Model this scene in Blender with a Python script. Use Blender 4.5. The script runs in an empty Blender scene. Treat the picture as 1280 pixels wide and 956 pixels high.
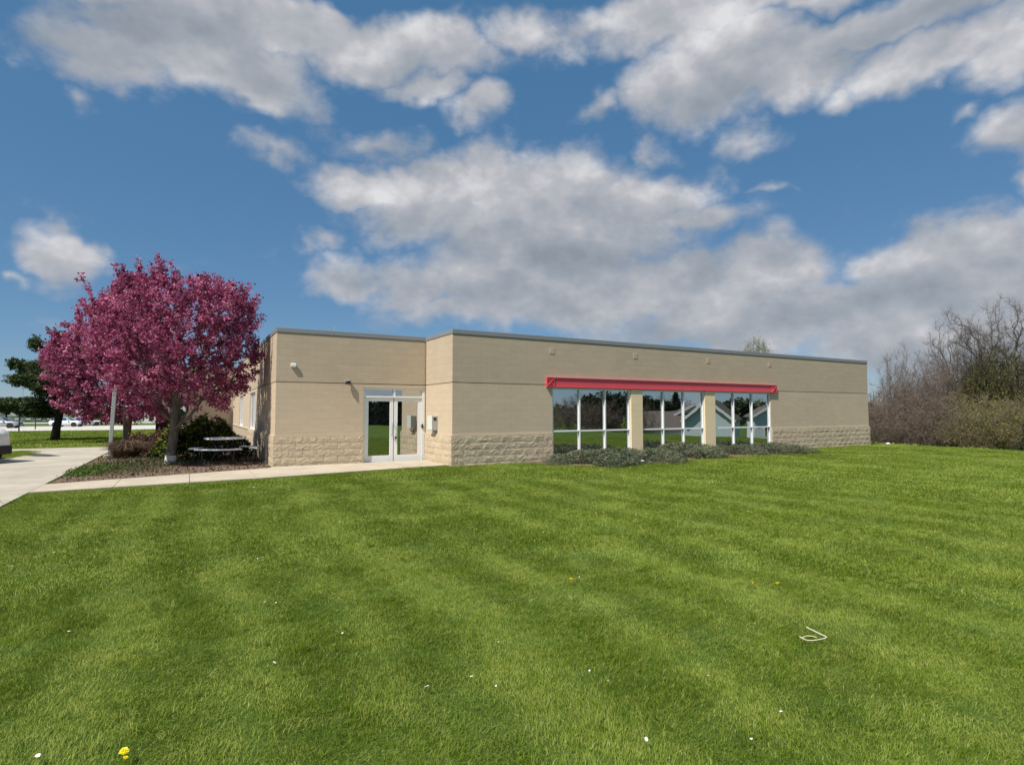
import bpy, math, random
import numpy as np
from mathutils import Matrix, Vector

random.seed(7)
RNG = np.random.default_rng(11)
SC = bpy.context.scene
COL = SC.collection

# ------------------------------------------------------------------ camera, sky, sun, exposure
EYE = 1.62
F_PX, PW, PH = 713.0, 1280.0, 956.0
PITCH = math.atan(36 / 713.0)
PHI = math.radians(60.5)
f0 = np.array([math.cos(PHI), math.sin(PHI), 0.0])
RT = np.array([math.sin(PHI), -math.cos(PHI), 0.0])
ZZ = np.array([0, 0, 1.0])
FW = f0 * math.cos(PITCH) + ZZ * math.sin(PITCH)
UP = -f0 * math.sin(PITCH) + ZZ * math.cos(PITCH)
CAM = np.array([0, 0, EYE])

cd = bpy.data.cameras.new('camera')
cd.sensor_width = 36.0
cd.lens = F_PX / PW * 36.0
cd.clip_start = 0.05
cd.clip_end = 6000
cam = bpy.data.objects.new('camera', cd)
COL.objects.link(cam)
m = Matrix.Identity(4)
for i in range(3):
    m[i][0], m[i][1], m[i][2], m[i][3] = RT[i], UP[i], -FW[i], CAM[i]
cam.matrix_world = m
SC.camera = cam

SUN_EL = math.radians(54)
SUN_H = math.radians(20)                      # how far the sun stands in front of the facade plane
sdir = np.array([-math.cos(SUN_H) * math.cos(SUN_EL), -math.sin(SUN_H) * math.cos(SUN_EL), math.sin(SUN_EL)])
sl = bpy.data.lights.new('sun', 'SUN')
sl.energy = 5.0
sl.angle = math.radians(0.6)
sl.color = (1.0, 0.94, 0.84)
so = bpy.data.objects.new('sun', sl)
COL.objects.link(so)
so.rotation_euler = Vector(sdir).to_track_quat('Z', 'Y').to_euler()
so.location = (-20, -10, 30)

SC.view_settings.view_transform = 'Standard'
SC.view_settings.look = 'None'
SC.view_settings.gamma = 1.0
SC.view_settings.exposure = 0.20
SC.render.film_transparent = False
SC.cycles.max_bounces = 4
SC.cycles.diffuse_bounces = 2
SC.cycles.glossy_bounces = 3
SC.cycles.transparent_max_bounces = 8


def ray(x, y):
    return FW + RT * (x - PW / 2) / F_PX - UP * (y - PH / 2) / F_PX


def on_ground(x, y, z=0.0):
    d = ray(x, y)
    return CAM + d * ((z - EYE) / d[2])


def at_depth(x, y, D):
    return CAM + ray(x, y) * D


class N:
    """tiny node-tree helper"""
    def __init__(s, tree):
        s.t = tree
        s.t.nodes.clear()

    def n(s, kind, **kw):
        nd = s.t.nodes.new(kind)
        for k, v in kw.items():
            if k.startswith('i_'):
                nd.inputs[int(k[2:])].default_value = v
            else:
                setattr(nd, k, v)
        return nd

    def l(s, a, b):
        s.t.links.new(a, b)

    def val(s, x, sock):
        if isinstance(x, (int, float)):
            sock.default_value = x
        else:
            s.l(x, sock)

    def math(s, op, a, b=None, c=None, clamp=False):
        nd = s.n('ShaderNodeMath', operation=op, use_clamp=clamp)
        for i, v in enumerate((a, b, c)):
            if v is not None:
                s.val(v, nd.inputs[i])
        return nd.outputs[0]

    def maprange(s, v, a, b, c=0.0, d=1.0, smooth=True):
        nd = s.n('ShaderNodeMapRange', interpolation_type='SMOOTHSTEP' if smooth else 'LINEAR', clamp=True)
        s.val(v, nd.inputs[0])
        for i, x in enumerate((a, b, c, d)):
            nd.inputs[i + 1].default_value = x
        return nd.outputs[0]

    def noise(s, vec, scale, detail=3, rough=0.55, out=0, dist=0.0):
        nd = s.n('ShaderNodeTexNoise')
        nd.inputs['Scale'].default_value = scale
        nd.inputs['Detail'].default_value = detail
        nd.inputs['Roughness'].default_value = rough
        nd.inputs['Distortion'].default_value = dist
        if vec is not None:
            s.l(vec, nd.inputs['Vector'])
        return nd.outputs[out]

    def ramp(s, fac, stops, interp='LINEAR'):
        nd = s.n('ShaderNodeValToRGB')
        cr = nd.color_ramp
        cr.interpolation = interp
        while len(cr.elements) < len(stops):
            cr.elements.new(0.5)
        for e, (p, c) in zip(cr.elements, stops):
            e.position = p
            e.color = (c[0], c[1], c[2], 1)
        s.val(fac, nd.inputs[0])
        return nd.outputs[0]

    def mix(s, fac, a, b, mode='MIX'):
        nd = s.n('ShaderNodeMix', data_type='RGBA', blend_type=mode)
        s.val(fac, nd.inputs[0])
        for v, k in ((a, 6), (b, 7)):
            if isinstance(v, tuple):
                nd.inputs[k].default_value = (v[0], v[1], v[2], 1)
            else:
                s.l(v, nd.inputs[k])
        return nd.outputs[2]


# ---- world: Nishita sky with drifting cumulus at fixed sky directions
W = bpy.data.worlds.new('World')
SC.world = W
W.use_nodes = True
W.cycles.sampling_method = 'MANUAL'
W.cycles.sample_map_resolution = 256
w = N(W.node_tree)
sky = w.n('ShaderNodeTexSky', sky_type='NISHITA', sun_disc=False)
sky.sun_elevation = SUN_EL
sky.sun_rotation = math.atan2(sdir[0], sdir[1])
sky.altitude = 300
sky.air_density = 0.9
sky.dust_density = 0.0
sky.ozone_density = 1.5
tc = w.n('ShaderNodeTexCoord')
D0 = tc.outputs['Generated']


def dot(v, c):
    nd = w.n('ShaderNodeVectorMath', operation='DOT_PRODUCT')
    w.l(v, nd.inputs[0])
    nd.inputs[1].default_value = tuple(map(float, c))
    return nd.outputs['Value']


def vmath(op, a, b=None, c=None):
    nd = w.n('ShaderNodeVectorMath', operation=op)
    for i, v in enumerate((a, b, c)):
        if v is None:
            continue
        if isinstance(v, tuple):
            nd.inputs[i].default_value = v
        else:
            w.l(v, nd.inputs[i])
    return nd.outputs['Value'] if op == 'LENGTH' else nd.outputs[0]


# sky position as (azimuth, elevation), azimuth counted from the bearing of the facade
sep_ = w.n('ShaderNodeCombineXYZ')
w.l(w.math('ARCTAN2', dot(D0, RT), dot(D0, f0)), sep_.inputs[0])
w.l(w.math('ARCSINE', dot(D0, (0, 0, 1))), sep_.inputs[1])
wn = w.noise(D0, 5.0, 4, 0.62, out=1)
warp = vmath('MULTIPLY_ADD', wn, (0.21, 0.15, 0.0), (-0.115, -0.052, 0.0))
AE = vmath('ADD', sep_.outputs[0], warp)


def sky_blobs(lst, grow_=1.55):
    acc = None
    for (x, y, rx, ry, wt) in lst:
        d = ray(x, y)
        k = np.linalg.norm(d)
        c = d / k
        u = math.atan2(c @ RT, c @ f0)
        v = math.asin(c[2])
        hd = math.hypot(d @ RT, d @ f0)
        su = grow_ * rx / F_PX / hd ** 2
        sv = grow_ * ry / F_PX / k / (k / hd)
        e = vmath('LENGTH', vmath('MULTIPLY_ADD', AE, (1 / su, 1 / sv, 0.0), (-u / su, -v / sv, 0.0)))
        e = w.math('MULTIPLY_ADD', e, -wt, wt)
        acc = e if acc is None else w.math('MAXIMUM', acc, e)
    return w.math('MAXIMUM', acc, 0.0)


CLOUDS = [
    (110, 45, 110, 48, .9), (250, 45, 150, 55, 1), (330, 75, 80, 50, .9), (345, 105, 50, 26, .8), (490, 38, 115, 44, 1.1),
    (250, -15, 300, 40, 1), (950, -14, 330, 30, .8), (400, -4, 230, 22, .8), (75, 110, 26, 22, .5), (530, 95, 38, 20, .7), (595, 125, 42, 24, .7), (640, 15, 60, 30, .8),
    (895, 65, 110, 60, 1.1), (830, 95, 55, 38, .8), (985, 75, 75, 34, 1), (800, 4, 150, 26, .8), (1060, 95, 34, 18, .5),
    (1090, 8, 170, 28, 1), (1170, 50, 100, 38, .9), (1240, 60, 80, 40, .9), (1245, 155, 72, 40, .9), (1275, 218, 42, 30, .8), (1170, 130, 32, 18, .5),
    (350, 178, 46, 22, .55), (470, 160, 56, 24, .5), (555, 190, 24, 10, .4), (815, 172, 32, 24, .5),
    (935, 155, 46, 20, .42), (955, 212, 24, 7, .4), (740, 108, 34, 22, .5),
    (470, 222, 78, 26, .95), (560, 222, 110, 36, 1.0), (670, 225, 120, 52, 1.15), (780, 235, 110, 42, 1.05), (870, 258, 66, 26, .8),
    (560, 262, 110, 34, .9), (700, 285, 150, 52, 1.2), (640, 335, 150, 42, 1.0), (430, 320, 46, 24, .7), (510, 335, 70, 30, .8),
    (600, 368, 120, 24, .8), (720, 355, 170, 42, 1.1), (850, 355, 150, 46, 1.1), (965, 330, 66, 54, 1.0), (955, 300, 44, 28, .8),
    (900, 395, 190, 34, .9), (1040, 375, 100, 42, 1.0), (1120, 312, 66, 34, .9), (1200, 318, 120, 48, 1.1), (1180, 375, 150, 44, 1.0),
    (1110, 420, 160, 36, .9), (1230, 420, 100, 32, .7), (390, 285, 24, 16, .4),
    (75, 318, 48, 32, .9), (85, 305, 34, 22, .8), (2, 322, 14, 9, .5),
]
SHADES = [(220, 15, 280, 40, 1.0), (720, 305, 210, 46, 1.2), (640, 352, 190, 30, .8), (900, 392, 220, 30, .9), (1000, 362, 160, 26, .5),
          (1150, 352, 200, 40, .9), (1180, 432, 200, 36, 1.1), (1130, 5, 280, 34, .8), (850, 112, 130, 26, .7), (110, 50, 130, 40, .8),
          (560, 285, 120, 22, .5), (100, 352, 55, 16, .6), (470, 172, 80, 24, .6), (1250, 175, 90, 20, .6), (350, 185, 50, 16, .5)]
blob = sky_blobs(CLOUDS)
# the rest of the sky (behind and beside the camera) carries the same broken cumulus
bn = w.noise(D0, 2.6, 2, 0.55)
away = w.maprange(dot(D0, FW), 0.62, 0.35)
rest = w.math('MULTIPLY', w.maprange(bn, 0.42, 0.75, 0, 0.8), away)
dens = w.math('MAXIMUM', blob, rest)
DS = vmath('MULTIPLY', D0, (1.0, 1.0, 1.5))
fb = w.noise(DS, 8.0, 7, 0.66)
cov = w.math('ADD', dens, w.math('MULTIPLY', w.math('SUBTRACT', fb, 0.5), 0.95))
alpha = w.maprange(cov, 0.08, 0.60)
# relief: brighter where the cloud thins towards the sun side
sd = ZZ * 0.045 + sdir * 0.012
fb2 = w.noise(vmath('ADD', DS, tuple(map(float, sd))), 10.0, 4, 0.55)
fb1 = w.noise(DS, 10.0, 4, 0.55)
relief = w.math('MULTIPLY', w.math('SUBTRACT', fb1, fb2), 1.7)
shade = sky_blobs(SHADES, 1.7)
lum = w.math('ADD', 0.74, relief)
lum = w.math('SUBTRACT', lum, w.math('MULTIPLY', shade, 0.68))
lum = w.math('MULTIPLY_ADD', lum, 0.74, 0.14)
ccol = w.ramp(lum, [(0.0, (0.24, 0.27, 0.31)), (0.35, (0.32, 0.345, 0.385)), (0.65, (0.435, 0.44, 0.465)), (1.0, (0.68, 0.675, 0.685))])
skyc = w.mix(0.66, sky.outputs[0], (0.40, 1.50, 3.00))
bg1 = w.n('ShaderNodeBackground')
w.l(skyc, bg1.inputs[0])
bg1.inputs[1].default_value = 0.108
bg2 = w.n('ShaderNodeBackground')
w.l(ccol, bg2.inputs[0])
bg2.inputs[1].default_value = 1.0
mx = w.n('ShaderNodeMixShader')
w.l(w.math('MULTIPLY', alpha, 0.94), mx.inputs[0])
w.l(bg1.outputs[0], mx.inputs[1])
w.l(bg2.outputs[0], mx.inputs[2])
wo = w.n('ShaderNodeOutputWorld')
w.l(mx.outputs[0], wo.inputs[0])

# ------------------------------------------------------------------ helpers
MATS = {}


def material(name, fn):
    mt = bpy.data.materials.new(name)
    mt.use_nodes = True
    nn = N(mt.node_tree)
    out = nn.n('ShaderNodeOutputMaterial')
    sh = fn(nn)
    nn.l(sh, out.inputs[0])
    MATS[name] = mt
    return mt


def principled(nn, col, rough=0.8, metal=0.0, spec=0.5, bump=None, bstr=0.3, bdist=0.01):
    p = nn.n('ShaderNodeBsdfPrincipled')
    if isinstance(col, tuple):
        p.inputs['Base Color'].default_value = (*col, 1)
    else:
        nn.l(col, p.inputs['Base Color'])
    nn.val(rough, p.inputs['Roughness'])
    p.inputs['Metallic'].default_value = metal
    p.inputs['Specular IOR Level'].default_value = spec
    if bump is not None:
        b = nn.n('ShaderNodeBump')
        b.inputs['Strength'].default_value = bstr
        b.inputs['Distance'].default_value = bdist
        nn.l(bump, b.inputs['Height'])
        nn.l(b.outputs[0], p.inputs['Normal'])
    return p.outputs[0]


def posn(nn):
    return nn.n('ShaderNodeNewGeometry').outputs['Position']


def simple(name, col, rough=0.7, metal=0.0, spec=0.5, var=0.12, scale=6.0, bstr=0.15):
    def fn(nn):
        P = posn(nn)
        v = nn.noise(P, scale, 4)
        c = nn.mix(v, tuple(x * (1 - var) for x in col), tuple(min(1, x * (1 + var)) for x in col))
        return principled(nn, c, rough, metal, spec, nn.noise(P, scale * 6, 3), bstr, 0.004)
    return material(name, fn)


def rnd_attr(nn):
    return nn.n('ShaderNodeAttribute', attribute_name='rnd').outputs['Fac']


def leafmat(name, stops, trans=0.3, rough=0.6, patch=None, spec=0.25):
    def fn(nn):
        r = rnd_attr(nn)
        if patch:
            pn = nn.noise(posn(nn), patch, 2)
            r = nn.math('ADD', r, nn.math('MULTIPLY', nn.math('SUBTRACT', pn, 0.5), 0.9), clamp=True)
        c = nn.ramp(r, stops)
        p = principled(nn, c, rough, 0, spec)
        t = nn.n('ShaderNodeBsdfTranslucent')
        nn.l(c, t.inputs[0])
        mxs = nn.n('ShaderNodeMixShader')
        mxs.inputs[0].default_value = trans
        nn.l(p, mxs.inputs[1])
        nn.l(t.outputs[0], mxs.inputs[2])
        return mxs.outputs[0]
    return material(name, fn)


class MB:
    """collects shapes for one mesh"""
    def __init__(s):
        s.v, s.f = [], []

    def poly(s, pts, faces):
        b = len(s.v)
        s.v += [tuple(map(float, p)) for p in pts]
        s.f += [tuple(b + i for i in f) for f in faces]
        return s

    def box(s, x0, x1, y0, y1, z0, z1):
        return s.poly([(x0, y0, z0), (x1, y0, z0), (x1, y1, z0), (x0, y1, z0), (x0, y0, z1), (x1, y0, z1), (x1, y1, z1), (x0, y1, z1)],
                      [(0, 3, 2, 1), (4, 5, 6, 7), (0, 1, 5, 4), (1, 2, 6, 5), (2, 3, 7, 6), (3, 0, 4, 7)])

    def bar(s, a, b, wdt, hgt):
        a, b = np.array(a, float), np.array(b, float)
        d = (b - a) / np.linalg.norm(b - a)
        u = np.cross(d, (0, 0, 1.0)) if abs(d[2]) < 0.95 else np.cross(d, (0, 1.0, 0))
        u = u / np.linalg.norm(u)
        v = np.cross(u, d)
        P = []
        for e in (a, b):
            for su, sv in ((-1, -1), (1, -1), (1, 1), (-1, 1)):
                P.append(e + u * su * wdt / 2 + v * sv * hgt / 2)
        return s.poly(P, [(0, 1, 2, 3), (7, 6, 5, 4), (0, 4, 5, 1), (1, 5, 6, 2), (2, 6, 7, 3), (3, 7, 4, 0)])

    def tube(s, pts, rad, sides=8):
        pts = [np.array(p, float) for p in pts]
        if not hasattr(rad, '__len__'):
            rad = [rad] * len(pts)
        b = len(s.v)
        prev = None
        for i, p in enumerate(pts):
            d = pts[min(i + 1, len(pts) - 1)] - pts[max(i - 1, 0)]
            d = d / (np.linalg.norm(d) + 1e-9)
            if prev is None:
                ref = np.array([1.0, 0, 0]) if abs(d[0]) < 0.8 else np.array([0, 1.0, 0])
            else:
                ref = prev
            u = ref - d * (ref @ d)
            u /= np.linalg.norm(u) + 1e-9
            prev = u
            v = np.cross(d, u)
            for k in range(sides):
                a = 2 * math.pi * k / sides
                s.v.append(tuple(p + rad[i] * (u * math.cos(a) + v * math.sin(a))))
        for i in range(len(pts) - 1):
            for k in range(sides):
                k2 = (k + 1) % sides
                s.f.append((b + i * sides + k, b + i * sides + k2, b + (i + 1) * sides + k2, b + (i + 1) * sides + k))
        s.f.append(tuple(b + k for k in range(sides))[::-1])
        s.f.append(tuple(b + (len(pts) - 1) * sides + k for k in range(sides)))
        return s

    def lathe(s, prof, n=24, cx=0, cy=0):
        b = len(s.v)
        for r, z in prof:
            for k in range(n):
                a = 2 * math.pi * k / n
                s.v.append((cx + r * math.cos(a), cy + r * math.sin(a), z))
        for i in range(len(prof) - 1):
            for k in range(n):
                k2 = (k + 1) % n
                s.f.append((b + i * n + k, b + i * n + k2, b + (i + 1) * n + k2, b + (i + 1) * n + k))
        s.f.append(tuple(b + k for k in range(n))[::-1])
        s.f.append(tuple(b + (len(prof) - 1) * n + k for k in range(n)))
        return s

    def mesh(s, name, mat, smooth=False):
        me = bpy.data.meshes.new(name)
        me.from_pydata(s.v, [], s.f)
        if mat:
            me.materials.append(MATS[mat])
        if smooth:
            me.polygons.foreach_set('use_smooth', [True] * len(me.polygons))
        me.update()
        return me

    def build(s, name, mat, parent=None, smooth=False, bevel=0.0, loc=None):
        o = bpy.data.objects.new(name, s.mesh(name, mat, smooth))
        COL.objects.link(o)
        if parent is not None:
            o.parent = parent
        if loc is not None:
            o.location = loc
        if bevel:
            md = o.modifiers.new('bevel', 'BEVEL')
            md.width = bevel
            md.segments = 2
            md.limit_method = 'ANGLE'
        return o


def np_mesh(name, V, Fc, mat, rnd=None, smooth=False):
    """big meshes: V (n,3), Fc (m,k), optional per-face value"""
    me = bpy.data.meshes.new(name)
    V = np.asarray(V, np.float32)
    Fc = np.asarray(Fc, np.int32)
    mcount, k = Fc.shape
    me.vertices.add(len(V))
    me.vertices.foreach_set('co', V.ravel())
    me.loops.add(mcount * k)
    me.loops.foreach_set('vertex_index', Fc.ravel())
    me.polygons.add(mcount)
    me.polygons.foreach_set('loop_start', np.arange(0, mcount * k, k, dtype=np.int32))
    if rnd is not None:
        at = me.attributes.new('rnd', 'FLOAT', 'FACE')
        at.data.foreach_set('value', np.asarray(rnd, np.float32))
    me.materials.append(MATS[mat])
    if smooth:
        me.polygons.foreach_set('use_smooth', np.ones(mcount, bool))
    me.update(calc_edges=True)
    return me


def link(name, me, parent=None, loc=None, rz=None, scale=None):
    o = bpy.data.objects.new(name, me)
    COL.objects.link(o)
    if parent is not None:
        o.parent = parent
    if loc is not None:
        o.location = tuple(map(float, loc))
    if rz is not None:
        o.rotation_euler = (0, 0, rz)
    if scale is not None:
        o.scale = scale if hasattr(scale, '__len__') else (scale,) * 3
    return o


def tag(o, label=None, cat=None, group=None, kind=None):
    for k, v in (('label', label), ('category', cat), ('group', group), ('kind', kind)):
        if v:
            o[k] = v
    return o


def empty(name, loc, label=None, cat=None, group=None, rz=0.0):
    o = bpy.data.objects.new(name, None)
    o.empty_display_size = 0.3
    COL.objects.link(o)
    o.location = tuple(map(float, loc))
    o.rotation_euler = (0, 0, rz)
    return tag(o, label, cat, group)


def copy_tree(o, parent=None):
    c = o.copy()
    COL.objects.link(c)
    c.parent = parent
    for ch in [x for x in KIDS.get(o.name, [])]:
        copy_tree(ch, c)
    return c


KIDS = {}


def note_kids(o):
    KIDS[o.name] = list(o.children)
    for ch in o.children:
        note_kids(ch)


def inpoly(X, Y, poly):
    X, Y = np.asarray(X), np.asarray(Y)
    c = np.zeros(X.shape, bool)
    n = len(poly)
    for i in range(n):
        (x0, y0), (x1, y1) = poly[i], poly[(i + 1) % n]
        if y0 == y1:
            continue
        cond = ((y0 > Y) != (y1 > Y)) & (X < (x1 - x0) * (Y - y0) / (y1 - y0) + x0)
        c ^= cond
    return c


def quads(C, A, B):
    """quads centred at C with half axes A and B"""
    n = len(C)
    V = np.stack([C - A - B, C + A - B, C + A + B, C - A + B], 1).reshape(-1, 3)
    return V, np.arange(n * 4).reshape(n, 4)


def unit(v):
    return v / (np.linalg.norm(v, axis=-1, keepdims=True) + 1e-9)


def leaves(C, size, aspect=0.55, up=0.3, rng=RNG, jitter=0.4, bias=None):
    """random folded-looking leaf quads (diamond shaped)"""
    n = len(C)
    a = unit(rng.normal(size=(n, 3)) + (0 if bias is None else bias))
    b = rng.normal(size=(n, 3))
    b[:, 2] += 0
    nrm = unit(np.cross(a, b) + np.array([0, 0, up]))
    b = unit(np.cross(nrm, a))
    s = size * (1 + jitter * rng.normal(size=(n, 1))).clip(0.4, 1.9)
    A, B = a * s, b * s * aspect
    V = np.stack([C - A, C + B - A * 0.1, C + A, C - B - A * 0.1], 1).reshape(-1, 3)
    return V, np.arange(n * 4).reshape(n, 4)


def tubes_np(P0, P1, R0, R1, sides=4):
    d = unit(P1 - P0)
    ref = np.where(np.abs(d[:, 2:3]) < 0.9, np.array([[0, 0, 1.0]]), np.array([[1.0, 0, 0]]))
    u = unit(np.cross(d, ref))
    v = np.cross(d, u)
    n = len(P0)
    ang = np.arange(sides) * 2 * math.pi / sides
    ring = u[:, None, :] * np.cos(ang)[None, :, None] + v[:, None, :] * np.sin(ang)[None, :, None]
    V = np.concatenate([P0[:, None] + ring * R0[:, None, None], P1[:, None] + ring * R1[:, None, None]], 1).reshape(-1, 3)
    k = np.arange(sides)
    base = np.stack([k, (k + 1) % sides, (k + 1) % sides + sides, k + sides], 1)
    Fc = (base[None] + (np.arange(n) * 2 * sides)[:, None, None]).reshape(-1, 4)
    return V, Fc


def grow(trunk, targets, r_tip, r_base, rng, bf=0.35, wob=0.06, up=0.0):
    """join scattered twig ends to a trunk polyline; returns segments + node positions"""
    pos = [np.array(p, float) for p in trunk]
    par = [-1] + list(range(len(trunk) - 1))
    plen = [0.0]
    for i in range(1, len(pos)):
        plen.append(plen[-1] + np.linalg.norm(pos[i] - pos[i - 1]))
    T = np.asarray(targets, float)
    top = pos[-1]
    order = np.argsort(np.linalg.norm(T - top, axis=1))
    cap = len(T) * 2 + len(pos) + 5
    PA = np.zeros((cap, 3))
    PL = np.zeros(cap)
    n = len(pos)
    PA[:n] = pos
    PL[:n] = plen
    start = max(1, n - 5)
    for i in order:
        t = T[i]
        dv = t - PA[start:n]
        d = np.sqrt((dv ** 2).sum(1))
        pen = np.maximum(0, -dv[:, 2]) * up
        j = start + int(np.argmin(d + bf * PL[start:n] + pen))
        dj = d[j - start]
        if dj > 0.05:
            mid = (PA[j] + t) / 2 + rng.normal(size=3) * wob * dj + np.array([0, 0, 0.05 * dj])
            PA[n] = mid
            PL[n] = PL[j] + dj / 2
            par.append(j)
            n += 1
            PA[n] = t
            PL[n] = PL[n - 1] + dj / 2
            par.append(n - 1)
            n += 1
    par = np.array(par)
    cnt = np.zeros(n)
    child = np.zeros(n, bool)
    child[par[1:]] = True
    cnt[~child] = 1
    for i in range(n - 1, 0, -1):
        cnt[par[i]] += cnt[i]
    rad = r_tip * cnt ** 0.42
    k = r_base / rad[0]
    rad = r_tip + (rad - r_tip) * (r_base - r_tip) / max(rad[0] - r_tip, 1e-6)
    i = np.arange(1, n)
    return PA[par[i]], PA[i], np.minimum(rad[par[i]], rad[i] * 1.5), rad[i], PA[:n], ~child


# ------------------------------------------------------------------ materials
def m_ground(nn):
    P = posn(nn)
    a = nn.noise(P, 1.3, 5)
    b = nn.noise(P, 30.0, 4, 0.7)
    c = nn.ramp(nn.math('ADD', nn.math('MULTIPLY', a, 0.5), nn.math('MULTIPLY', b, 0.5)),
                [(0.3, (0.050, 0.085, 0.014)), (0.55, (0.085, 0.135, 0.022)), (0.75, (0.15, 0.18, 0.05))])
    return principled(nn, c, 0.95, 0, 0.1, b, 0.8, 0.03)
material('turf_soil', m_ground)


def m_grass(nn):
    P = posn(nn)
    r = rnd_attr(nn)
    tone = nn.n('ShaderNodeAttribute', attribute_name='tone', attribute_type='INSTANCER').outputs['Fac']
    big = nn.noise(P, 0.5, 3, 0.6)
    mid = nn.noise(P, 2.4, 4, 0.65)
    c = nn.ramp(r, [(0.0, (0.110, 0.190, 0.008)), (0.45, (0.180, 0.262, 0.018)), (0.80, (0.265, 0.340, 0.034)), (0.93, (0.38, 0.42, 0.08)), (1.0, (0.62, 0.58, 0.30))])
    # thin, yellower turf against lush dark turf, plus mowing-stripe sheen painted in through tone
    thin = nn.maprange(nn.math('ADD', nn.math('ADD', nn.math('MULTIPLY', big, 0.30), nn.math('MULTIPLY', mid, 0.45)), nn.math('MULTIPLY', tone, 0.34)), 0.38, 0.72)
    c = nn.mix(thin, nn.mix(0.30, c, (0.085, 0.165, 0.005)), nn.mix(0.55, c, (0.375, 0.44, 0.10)))
    fine = nn.noise(P, 10.0, 3, 0.6)
    c = nn.mix(nn.maprange(fine, 0.50, 0.68, 0, 0.55), c, (0.40, 0.44, 0.11))
    c = nn.mix(nn.maprange(fine, 0.46, 0.30, 0, 0.60), c, (0.070, 0.150, 0.004))
    blue = nn.maprange(nn.noise(P, 1.1, 3), 0.50, 0.66)
    c = nn.mix(nn.math('MULTIPLY', blue, 0.25), c, (0.22, 0.33, 0.09))
    p = principled(nn, c, 0.6, 0, 0.14)
    t = nn.n('ShaderNodeBsdfTranslucent')
    nn.l(c, t.inputs[0])
    s = nn.n('ShaderNodeMixShader')
    s.inputs[0].default_value = 0.3
    nn.l(p, s.inputs[1])
    nn.l(t.outputs[0], s.inputs[2])
    return s.outputs[0]
material('grass_blade', m_grass)


def concrete(name, c0, c1, tint=(0.62, 0.55, 0.45)):
    def fn(nn):
        P = posn(nn)
        a = nn.noise(P, 0.7, 5, 0.6)
        b = nn.noise(P, 55, 3, 0.7)
        st = nn.noise(P, 2.3, 5, 0.65)
        c = nn.mix(nn.maprange(a, 0.35, 0.65), c0, c1)
        c = nn.mix(nn.maprange(st, 0.52, 0.70, 0, 0.5), c, tuple(x * 0.72 for x in c0))
        c = nn.mix(nn.math('MULTIPLY', b, 0.25), c, tint)
        return principled(nn, c, 0.9, 0, 0.2, b, 0.35, 0.004)
    return material(name, fn)
concrete('concrete_drive', (0.37, 0.335, 0.275), (0.47, 0.43, 0.355))
concrete('concrete_walk', (0.43, 0.37, 0.285), (0.52, 0.45, 0.35))
concrete('concrete_far', (0.50, 0.48, 0.45), (0.58, 0.56, 0.52))
simple('joint', (0.16, 0.14, 0.11), 0.95, bstr=0.4)
simple('blackish', (0.055, 0.055, 0.055), 0.95, bstr=0.6, scale=20)


def blockwall(name, c0, c1, joint, jstr=0.35):
    def fn(nn):
        tcn = nn.n('ShaderNodeTexCoord').outputs['Object']
        sx = nn.n('ShaderNodeSeparateXYZ')
        nn.l(tcn, sx.inputs[0])
        # running bond laid along both wall directions
        cx = nn.n('ShaderNodeCombineXYZ')
        nn.l(nn.math('ADD', sx.outputs[0], sx.outputs[1]), cx.inputs[0])
        nn.l(sx.outputs[2], cx.inputs[1])
        br = nn.n('ShaderNodeTexBrick')
        br.offset = 0.5
        br.inputs['Scale'].default_value = 1.0
        br.inputs['Brick Width'].default_value = 0.4064
        br.inputs['Row Height'].default_value = 0.2032
        br.inputs['Mortar Size'].default_value = 0.006
        br.inputs['Mortar Smooth'].default_value = 0.3
        br.inputs['Bias'].default_value = 0.0
        br.inputs['Color1'].default_value = (*c0, 1)
        br.inputs['Color2'].default_value = (*c1, 1)
        br.inputs['Mortar'].default_value = (*joint, 1)
        nn.l(cx.outputs[0], br.inputs['Vector'])
        P = posn(nn)
        st = nn.n('ShaderNodeMapping')
        st.inputs['Scale'].default_value = (1.2, 1.2, 7.0)
        nn.l(P, st.inputs[0])
        streak = nn.noise(st.outputs[0], 1.6, 5, 0.65)
        fine = nn.noise(P, 90, 3, 0.7)
        big = nn.noise(P, 0.5, 4)
        base = nn.mix(0.5, c0, c1)
        c = nn.mix(jstr, base, br.outputs['Color'])
        c = nn.mix(nn.maprange(streak, 0.35, 0.7, 0, 0.22), c, tuple(x * 0.70 for x in c0))
        c = nn.mix(nn.maprange(big, 0.4, 0.65, 0, 0.14), c, tuple(x * 1.15 for x in c1))
        c = nn.mix(nn.maprange(fine, 0.5, 0.75, 0, 0.22), c, tuple(x * 0.62 for x in c0))
        h = nn.math('ADD', nn.math('MULTIPLY', br.outputs['Fac'], -0.6), nn.math('MULTIPLY', fine, 0.5))
        return principled(nn, c, 0.92, 0, 0.2, h, 0.30, 0.006)
    return material(name, fn)
blockwall('block_upper', (0.49, 0.398, 0.292), (0.555, 0.453, 0.336), (0.39, 0.315, 0.23), .5)
blockwall('block_lower', (0.56, 0.452, 0.328), (0.625, 0.508, 0.372), (0.455, 0.37, 0.265), .5)
blockwall('block_pilaster', (0.83, 0.68, 0.44), (0.86, 0.71, 0.46), (0.76, 0.62, 0.40), 0.2)


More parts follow.
